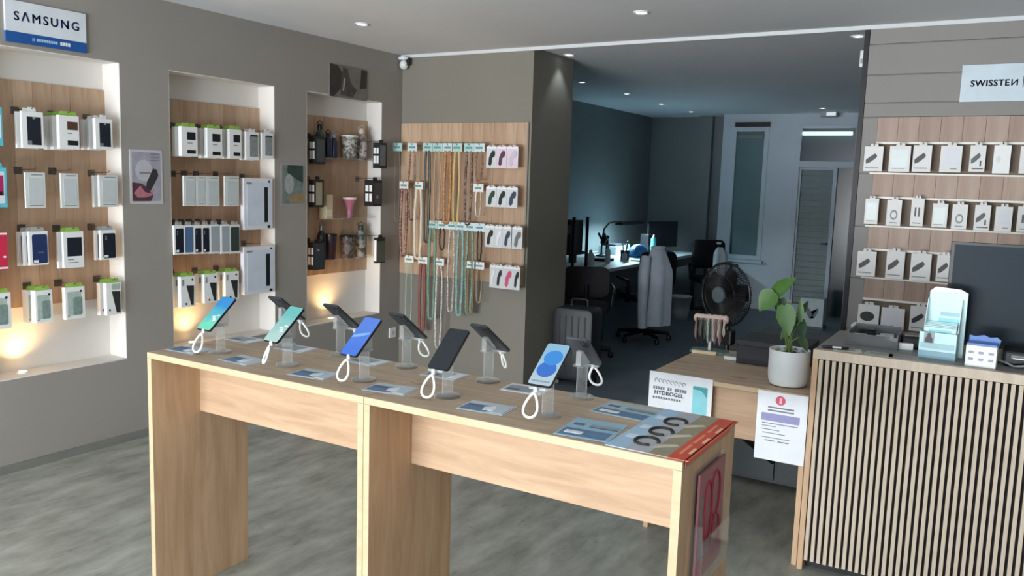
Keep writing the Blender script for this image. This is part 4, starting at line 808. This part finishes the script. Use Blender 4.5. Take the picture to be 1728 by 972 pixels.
CY1 = M('display_pale_turquoise', (196, 230, 234), .45); CY2 = M('display_turquoise', (134, 206, 214), .45); CY3 = M('display_grey_blue', (128, 168, 184), .45)
G().box(-.072, .062, -.045, -.043, 0, .105).box(-.072, -.070, -.043, .045, 0, .105).box(.060, .062, -.043, .045, 0, .105).box(-.070, .060, -.043, .045, 0, .003).build('front_tray', CY1, t)
G().box(-.060, .078, .045, .060, 0, .262).build('back_card', CY1, t, bevel=.001)
G().xz([(-.060, .262), (.078, .262), (.050, .276), (-.040, .280)], .046, .058).build('top_flap', white_card, t)
G().yz([(-.02, .105), (.045, .105), (.045, .235), (.030, .235)], .060, .0625).build('side_wing', M('display_white_wing', (214, 228, 232), .45), t)
G().yz([(-.02, .105), (.045, .105), (.045, .235), (.030, .235)], -.0625, -.060).build('side_wing', MATS['display_white_wing'], t)
G().box(-.072, .062, -.0465, -.045, 0, .030).build('base_band', CY3, t); G().box(-.065, .055, -.0475, -.045, .040, .062).build('text_band', M('display_text_band', (160, 200, 208), .45), t)
G().box(-.020, .060, -.048+.092, -.047+.092, .120, .155).build('text_band', CY2, t)
G().box(-.015, .055, .0440, .0450, .165, .180).build('text_band', M('display_mid_text', (150, 190, 200), .45), t)
pp = G().box(-.055, -.018, -.0462, -.045, .055, .105).build('printed_photo', M('display_photo_grey', (150, 160, 168), .5), t)
G().xz([(-.052, .055), (-.022, .055), (-.024, .080), (-.030, .088), (-.030, .098), (-.037, .103), (-.044, .098), (-.044, .088), (-.050, .080)], -.0470, -.0462).build('printed_figure', M('display_photo_dark', (62, 58, 66), .5), pp)
for k in range(5): package('sachet', f'pale sachet standing in the turquoise carton, {ORD[k]} from the front', 'package', (4.192, -1.815+k*.014, CZ+.004), (0, 0, -.06), .115, .118+.004*k, .008, CY1, [('label', CY2, R4(.15, .82, .85, .92))], group='sachets in the turquoise carton')
t = thing('pop_up_carton', 'small white carton with raised blue back on the counter', 'display carton', (4.345, -1.865, CZ-.002), (0, 0, -.05))
G().box(-.052, .052, -.04, .04, 0, .082).build('carton', white_card, t, bevel=.001)
G().xz([(-.05, .08), (.055, .08), (.058, .102), (.044, .112), (.02, .108), (0, .116), (-.03, .108), (-.05, .112)], .030, .034).build('header', M('cornflower_card', (92, 130, 196), .5), t)
G().box(-.050, .050, -.036, .030, .082, .090).build('contents', MATS['cornflower_card'], t)
for k in range(6): G().xz(rrect(.018, .010, .003, 3, -.034+.034*(k % 3), .030+.026*(k//3)), -.0412, -.040).build('printed_icon', M('icon_grey', (150, 160, 178), .5), t)
# monitor
t = thing('monitor', 'large dark monitor turned to the seller on the counter', 'monitor', (4.52, -1.60, CZ-.002), (0, 0, .02))
G().box(-.325, .325, -.012, .022, .042, .455).build('back_cover', dark_plastic, t, bevel=.006)
G().box(-.330, .330, -.016, -.012, .036, .462).build('bezel', black_plastic, t, bevel=.002)
G().box(-.316, .316, -.0175, -.016, .050, .450).build('panel', M('dark_slate_panel', (20, 36, 47), .5, var=.06, scale=2, spec=.25), t)
G().box(-.03, .03, .022, .05, .01, .25).build('stand_neck', black_plastic, t, bevel=.003); G().box(-.11, .11, -.06, .12, 0, .010).build('stand_base', black_plastic, t, bevel=.003)
t = thing('till_printer', 'black receipt printer among cables under the monitor', 'printer', (4.50, -1.745, CZ-.002), (0, 0, .05))
G().box(-.085, .10, -.055, .06, 0, .060).build('body', black_plastic, t, bevel=.008); G().box(-.06, .04, -.058, -.055, .032, .045).build('slot', M('grey_slot', (120, 124, 126), .4), t); G().box(-.055, .035, -.080, -.055, .034, .038).build('paper', white_card, t)
for k, (p0, p1, mt) in enumerate((((4.40, -1.77), (4.56, -1.84), black_plastic), ((4.39, -1.80), (4.60, -1.87), M('grey_cable', (140, 144, 146), .4)), ((4.42, -1.73), (4.58, -1.81), black_plastic))):
    pts = [(p0[0]+(p1[0]-p0[0])*q/10, p0[1]+(p1[1]-p0[1])*q/10+.018*math.sin(q*.9+k), CZ+.004+.010*abs(math.sin(q*.7+k))) for q in range(11)]
    tag(G().tube(pts, .0042, 7).build('cable', mt, smooth=True), ['black cable snaking from the receipt printer', 'grey cable lying along the counter edge', 'black cable looping behind the grey one'][k], 'cable')
for i, (x, y, rz, mt) in enumerate(((3.862, -1.885, .2, 'pale'), (3.985, -1.885, -.15, 'sage'), (4.075, -1.88, .1, 'grey'))):
    t = thing('flyer', ['pale flyer nearest the counter corner', 'sage flyer between the pale and grey flyers on the counter', 'grey flyer beside the turquoise carton'][i], 'leaflet', (x, y, CZ-.0018), (0, 0, rz), 'flyers on the counter')
    G().box(-.055, .055, -.037, .037, .0, .0012).build('sheet', M('flyer_'+mt, {'pale': (206, 206, 198), 'sage': (176, 184, 172), 'grey': (150, 152, 150)}[mt], .5), t); G().box(-.04, .03, -.02, .02, .0012, .0016).build('print', GREYP, t)
t = thing('marker_pen', 'black pen with white clip lying on the counter corner', 'pen', (3.815, -1.90, CZ+.004), (0, 0, .3))
G().tube([(-.05, 0, .003), (-.046, 0, .003), (.045, 0, .003), (.055, 0, .003)], [.004, .0062, .0062, .003], 10).build('barrel', black_plastic, t, smooth=True); G().box(-.01, .025, -.007, -.0055, .001, .008).build('clip', white_plastic, t)
t = thing('clear_box', 'clear plastic box on the rear corner of the counter', 'box', (3.86, -1.45, CZ-.002))
G().box(-.05, .05, -.05, .05, 0, .045).build('body', CLEAR('frosted_acrylic', base=.5), t, bevel=.004); G().box(-.052, .052, -.052, .052, .045, .052).build('lid', MATS['frosted_acrylic'], t, bevel=.003)
t = thing('card_terminal', 'black card terminal behind the turquoise carton', 'card terminal', (4.075, -1.62, CZ-.002), (0, 0, .2))
G().box(-.04, .05, -.05, .07, 0, .05).build('body', black_plastic, t, bevel=.008); G().box(-.03, .04, -.04, .0, .05, .053).build('screen', S4, t); G().box(-.055, .0, -.075, -.052, 0, .026).build('receipt_stub', white_card, t)

# ================================================================== BACK ROOM
# upright suitcase by the wall stub
t = thing('suitcase', 'dark grey upright suitcase beside the wall stub', 'suitcase', (1.455, .47, 0), (0, 0, .08))
cs = M('charcoal_suitcase', (30, 34, 40), .5, var=.1)
G().xz(rrect(.34, .58, .05, 5, 0, .33), -.12, .12).build('shell', cs, t, bevel=.012, smooth=True)
for k in range(5): G().box(-.11+k*.055-.006, -.11+k*.055+.006, -.126, -.119, .10, .56).build('rib', cs, t, bevel=.002)
G().tube([(-.07, .03, .62), (-.07, .03, .665), (-.055, .03, .68), (.055, .03, .68), (.07, .03, .665), (.07, .03, .62)], .010, 8).build('handle', black_plastic, t, smooth=True)
for sx in (-.13, .13):
    for sy in (-.08, .08): G().lathe([(.02, 0), (.022, .01), (.022, .035), (.012, .042)], 12, (sx, sy)).build('wheel', black_plastic, t, smooth=True)
# standing fan
t = thing('pedestal_fan', 'black pedestal fan behind the low desk', 'fan', (2.93, -.45, 0), (0, 0, -.466))
FZ = .955
G().lathe([(.15, 0), (.155, .012), (.10, .028), (.03, .045), (.022, .08)], 24).build('base', black_plastic, t, smooth=True)
G().tube([(0, .02, .05), (0, .02, .62), (0, .02, FZ-.05)], [.018, .016, .013], 12).build('pole', black_plastic, t, smooth=True)
G().box(-.045, .045, .0, .05, FZ-.32, FZ-.22).build('control_box', black_plastic, t, bevel=.012)
hd = bpy.data.objects.new('fan_head', None); 
hg = G(); hg.tube([(0, .17, FZ), (0, .15, FZ), (0, .06, FZ), (0, .03, FZ)], [.03, .055, .06, .045], 18); hd = hg.build('motor', black_plastic, t, smooth=True)
def ringp(r, y, n=40): return [(r*math.cos(2*PI*k/n), y, FZ+r*math.sin(2*PI*k/n)) for k in range(n)]
cg = G(); cg.tube(ringp(.195, -.02), .007, 6, closed=True); cg.build('cage_rim', black_plastic, t, smooth=True)
for nm, yy in (('front_cage', -.075), ('rear_cage', .035)):
    cg = G()
    for k in range(72):
        a = 2*PI*k/72; c_, s_ = math.cos(a), math.sin(a)
        cg.tube([(.05*c_, yy, FZ+.05*s_), (.13*c_, yy*.95, FZ+.13*s_), (.18*c_, yy*.6-.006, FZ+.18*s_), (.195*c_, -.02, FZ+.195*s_)], .0020, 4)
    cg.tube(ringp(.12, yy*.97), .002, 4, closed=True); cg.build(nm, black_plastic, t)
cg = G(); cg.tube([(0, yy, FZ) for yy in (-.092, -.088, -.076, -.070)], [.03, .048, .052, .05], 18); cg.build('hub_cap', M('grey_hub_cap', (92, 104, 112), .4), t, smooth=True)
for k in range(5):
    a0 = 2*PI*k/5; ring = []
    g = G(); vs = []
    for u in range(6):
        r_ = .03+.135*u/5; wd = .35+.55*math.sin(PI*min(1, .25+u/5*.7)); 
        for v_ in range(5):
            a = a0+wd*(v_/4-.5)*1.5; vs.append((r_*math.cos(a), -.02+.028*(v_/4-.5), FZ+r_*math.sin(a)))
    n0 = len(vs); g.v = vs+[(x, y+.002, z) for x, y, z in vs]
    for u in range(5):
        for v_ in range(4):
            a = u*5+v_; g.f += [(a, a+1, a+6, a+5), (n0+a, n0+a+5, n0+a+6, n0+a+1)]
    g.build('blade', black_plastic, t, smooth=True)
# work desk along the back room's left wall
dk = M('dark_desk_laminate', (46, 50, 56), .5); dt = M('grey_white_worktop', (196, 206, 210), .45, var=.05)
t = thing('work_desk', 'long work desk along the back room left wall', 'desk', (.35, 3.72, 0))
G().box(-.53, .53, -1.50, 1.50, .715, .75).build('desktop', dt, t, bevel=.002)
for sy in (-1.45, 0, 1.45):
    for sx in (-.46, .47): G().box(sx-.03, sx+.03, sy-.03, sy+.03, 0, .715).build('leg', dk, t)
G().box(.44, .46, -1.42, -.03, .50, .715).build('front_panel', dk, t); G().box(.44, .46, .03, 1.42, .60, .715).build('front_panel', dk, t)
# binder rack
t = thing('binder_rack', 'black open rack holding binders at the near end of the work desk', 'shelf', (.50, 1.92, 0))
for sx in (-.23, .23):
    for sy in (-.15, .15): G().box(sx-.012, sx+.012, sy-.012, sy+.012, 0, 1.28 if sx > 0 else 1.42).build('post', black_metal, t)
for z in (.08, .52, .92): G().box(-.24, .24, -.16, .16, z-.012, z+.012).build('shelf_board', black_metal, t)
bcol = [M('binder_charcoal', (40, 46, 56), .5), M('binder_navy', (38, 42, 66), .5), M('binder_slate', (58, 66, 74), .5), M('binder_black', (26, 28, 32), .5)]
for k in range(6):
    bb = thing('binder', f'{["charcoal","navy","slate","black","navy","charcoal"][k]} binder on the black rack, {ORD[k]} from the left', 'binder', (.31+k*.072, 1.90, .932), group='binders on the back room rack')
    G().box(-.033, .033, -.13, .13, 0, .315).build('cover', bcol[(0, 1, 2, 3, 1, 0)[k]], bb, bevel=.003); G().box(-.024, .024, -.1312, -.13, .18, .27).build('spine_label', M('grey_spine_label', (108, 116, 122), .5), bb)
# desk lamp
t = thing('desk_lamp', 'black arched desk lamp lighting the work desk', 'lamp', (.18, 3.62, .75))
G().lathe([(.07, 0), (.07, .014), (.03, .022), (.012, .03)], 20).build('base', black_metal, t, smooth=True)
G().tube([(0, 0, .02), (0, .0, .20), (.01, .03, .33), (.03, .12, .395), (.06, .26, .41), (.08, .36, .405)], .011, 8).build('arm', black_metal, t, smooth=True)
G().box(.03, .13, .30, .98, .388, .405).box(.03, .036, .30, .98, .370, .388).box(.124, .13, .30, .98, .370, .388).box(.036, .124, .30, .306, .370, .388).box(.036, .124, .974, .98, .370, .388).build('head', black_metal, t)
G().box(.045, .115, .32, .96, .384, .388).build('light_panel', EM('cool_lamp_panel', (170, 225, 245), 10), t)
la = area('desk_lamp_light', (.08, .64, .368), (0, 0, 0), .07, .62, 22, (.60, .90, 1)); la.parent = t
la2 = None
def simple(name, label, cat, loc, parts, rot=0, group=None):
    t = thing(name, label, cat, loc, (0, 0, rot), group)
    for nm, g, mt, kw in parts: g.build(nm, mt, t, **kw)
    return t
def ell(cx, cy, z, rx, ry, n=20, amp=0, f=5, ph=0): return [(cx+rx*math.cos(2*PI*k/n)*(1+amp*math.sin(f*2*PI*k/n+ph)), cy+ry*math.sin(2*PI*k/n)*(1+amp*math.sin(f*2*PI*k/n+ph)), z) for k in range(n)]
simple('microscope', 'dark bench microscope on the work desk beside the lamp', 'microscope', (.45, 3.10, .75), [('base', G().xy(rrect(.18, .22, .03, 4), 0, .03), black_metal, dict(bevel=.004)), ('pillar', G().tube([(0, .08, .03), (0, .08, .28)], .016, 10), black_metal, dict(smooth=True)), ('arm', G().tube([(0, .08, .26), (0, 0, .25), (0, -.04, .20)], [.025, .035, .03], 12), black_metal, dict(smooth=True)), ('eyepieces', G().tube([(-.03, -.02, .25), (-.035, -.08, .31)], .014, 10).tube([(.03, -.02, .25), (.035, -.08, .31)], .014, 10), dark_plastic, dict(smooth=True))])
lwh = M('pale_clutter_white', (196, 210, 214), .5); lbl = M('bright_blue_plastic', (44, 120, 190), .4); lcy = M('cyan_spray_can', (110, 200, 205), .35)
for i, (x, y, r_, h_, mt, lab) in enumerate(((.55, 2.55, .04, .16, lwh, 'white solvent bottle at the near end of the work desk'), (.48, 2.72, .035, .12, dark_plastic, 'short dark jar next to the white solvent bottle'), (.60, 2.88, .03, .20, lwh, 'slim pale bottle in front of the microscope'), (.30, 2.62, .045, .14, dark_plastic, 'dark jar behind the white solvent bottle'), (.62, 3.30, .028, .11, lwh, 'tiny white flux bottle beside the microscope'), (.30, 4.12, .030, .17, lwh, 'white bottle under the lamp head'))):
    simple('bench_bottle', lab, 'bottle', (x, y, .75), [('body', G().lathe([(r_*.95, 0), (r_, .006), (r_, h_*.68), (r_*.5, h_*.8)], 14), mt, dict(smooth=True)), ('cap', G().lathe([(r_*.45, h_*.79), (r_*.42, h_*.97), (r_*.2, h_)], 12), black_plastic if i % 2 else M('grey_cap', (150, 160, 164), .4), dict(smooth=True))])
simple('spray_can', 'tall cyan spray can standing at the far end of the lit desk', 'spray can', (.55, 4.35, .75), [('body', G().lathe([(.033, 0), (.033, .2), (.022, .22)], 16), lcy, dict(smooth=True)), ('nozzle', G().lathe([(.012, .218), (.012, .25), (.006, .255)], 10), white_plastic, dict(smooth=True))])
simple('plastic_bag', 'crumpled bright blue plastic bag on the lit work desk', 'bag', (.52, 3.95, .75), [('bag', G().loft([ell(0, 0, z, .13*a, .20*a, 22, .10, 5, z*20) for z, a in ((0, .9), (.03, 1.0), (.07, .86), (.11, .66), (.14, .40), (.15, .1))]), lbl, dict(smooth=True))])
simple('white_tray', 'white component tray on the desk behind the blue bag', 'tray', (.10, 4.12, .75), [('tray', G().box(-.12, .12, -.16, .16, 0, .10), lwh, dict(bevel=.006)), ('insert', G().box(-.10, .10, -.14, .14, .10, .125), dark_plastic, dict(bevel=.003))])
simple('tool_holder', 'dark tool holder with handles between microscope and lamp', 'tool holder', (.56, 3.45, .75), [('cup', G().lathe([(.05, 0), (.055, .11), (.05, .112)], 16), dark_plastic, dict(smooth=True)), ('tools', G().tube([(.01, 0, .1), (.03, .02, .22)], .008, 6).tube([(-.02, 0, .1), (-.03, -.02, .20)], .008, 6).tube([(0, .02, .1), (0, .05, .19)], .008, 6), lwh, {})])
simple('paper_stack', 'pale paper sheets at the front edge of the lit desk', 'paper', (.76, 3.75, .75), [('sheets', G().box(-.08, .10, -.42, .34, 0, .012), M('cool_white_paper', (220, 232, 236), .6), dict(bevel=.002))])
t = thing('desk_monitor', 'black monitor at the far end of the work desk', 'monitor', (.42, 4.98, .75), (0, 0, 1.15))
G().box(-.27, .27, -.015, .015, .06, .40).build('panel', black_plastic, t, bevel=.005); G().box(-.03, .03, .015, .05, .0, .24).build('neck', black_plastic, t); G().box(-.11, .11, -.06, .10, 0, .012).build('foot', black_plastic, t); G().box(-.255, .255, -.0165, -.015, .075, .385).build('screen', S4, t)
t = thing('desktop_speaker', 'black speaker between the cyan can and the monitor', 'speaker', (.36, 4.62, .75), (0, 0, 1.2))
G().box(-.06, .06, -.07, .07, 0, .24).build('cabinet', black_plastic, t, bevel=.006); G().xz(circ(.042, 18, 0, .08), -.073, -.07).build('cone', dark_plastic, t); G().xz(circ(.020, 14, 0, .18), -.073, -.07).build('tweeter', dark_plastic, t)
# office chairs and jackets
def office_chair(label, x, y, rz, mat=black_plastic, hb=.95):
    t = thing('office_chair', label, 'chair', (x, y, 0), (0, 0, rz))
    G().xy(rrect(.46, .44, .08, 5), .43, .50).build('seat', mat, t, bevel=.015, smooth=True)
    G().xz(rrect(.42, hb-.58, .07, 5, 0, (hb+.58)/2), .20, .25).build('backrest', mat, t, bevel=.012, smooth=True)
    G().tube([(0, .16, .43), (0, .27, .45), (0, .27, .70)], .018, 8).build('back_support', black_metal, t, smooth=True)
    G().tube([(0, 0, .09), (0, 0, .43)], .025, 10).build('gas_column', black_metal, t)
    for k in range(5):
        a = 2*PI*k/5+.3; c_, s_ = math.cos(a), math.sin(a)
        lg = G().tube([(0, 0, .10), (.28*c_, .28*s_, .07)], [.028, .018], 8).build('leg', black_metal, t)
        G().lathe([(.02, 0), (.026, .012), (.026, .04), (.014, .055)], 10, (.28*c_, .28*s_)).build('caster', black_plastic, lg, smooth=True)
    for s in (-1, 1): G().tube([(s*.25, .1, .45), (s*.27, .1, .64), (s*.27, -.12, .66)], .016, 8).build('armrest', black_plastic, t, smooth=True)
    return t
office_chair('office chair draped with the long grey jacket, before the work desk', 1.16, 2.62, -2.2)
office_chair('dark office chair at the near end of the work desk', 1.0, 1.50, -2.6, M('dark_maroon_fabric', (34, 30, 34), .8), hb=.86)
office_chair('office chair with the white shirt below the back window', 1.20, 4.75, .6)
def jacket(label, x, y, rz, mat, s=1.0, zt=.98, zb=.12, name='jacket', w=.185, sleeves=(-1, 1)):
    t = thing(name, label, 'jacket', (x, y, 0), (0, 0, rz))
    L = zt-zb; rings = []
    for k in range(12):
        u = k/11; rx = w*(.42+.58*min(1, u*3.2)) if u < .32 else w*(1.0-.10*u); ry = .075*(.5+.5*min(1, u*4))+.02*u
        rings.append(ell(0, .0, zt-u*L, rx, ry, 28, .05+.09*u, 7, .4*u))
    G().loft(rings).build('body', mat, t, smooth=True)
    for sgn in sleeves:
        sp = [(sgn*w*.80, -.02, zt-.10*L), (sgn*w*1.0, -.05, zt-.30*L), (sgn*w*1.02, -.06, zt-.52*L), (sgn*w*.98, -.05, zt-.80*L), (sgn*w*.92, -.05, zt-1.02*L)]
        G().tube(sp, [.05, .06, .055, .048, .044], 12).build('sleeve', mat, t, smooth=True)
    G().tube([(w*.36*math.cos(a), .05*math.sin(a), zt+.01) for a in [2*PI*k/16 for k in range(16)]], .018, 6, closed=True).build('collar', mat, t, smooth=True)
jacket('long pale grey jacket hanging over an office chair in the back room', 1.35, 2.45, .93, M('pale_grey_jacket_cloth', (176, 186, 198), .9, var=.06, scale=16, bump=.2), zb=.20, sleeves=(-1,))
jacket('white shirt hanging over the chair under the back window', 1.16, 5.03, .3, M('white_shirt_cloth', (190, 204, 210), .9, var=.05, scale=16), zt=.90, zb=.46, name='shirt', w=.13, sleeves=())
t = thing('carton_box', 'white carton with dark mark on the floor before the back door', 'box', (2.46, 4.70, 0))
G().box(-.13, .13, -.10, .10, .03, .36).build('carton', M('pale_grey_carton', (176, 188, 190), .6), t, bevel=.003); G().box(-.14, .14, -.11, .11, 0, .03).build('plinth', black_plastic, t)
G().xz([(-.06, .24), (-.03, .24), (.03, .13), (.07, .20), (.07, .25), (.03, .19), (-.02, .12), (-.06, .18)], -.1015, -.10).build('printed_mark', M('carton_mark_grey', (96, 108, 110), .6), t)
t = thing('waste_bin', 'small pale bin under the far end of the work desk', 'bin', (.98, 4.25, 0))
G().lathe([(.10, 0), (.13, .26), (.135, .27), (.125, .27), (.12, .255)], 20).build('body', M('pale_grey_bin', (150, 160, 164), .5), t, smooth=True); G().lathe([(.13, .268), (.138, .275), (.138, .285), (.128, .285)], 20).build('rim', white_plastic, t, smooth=True)
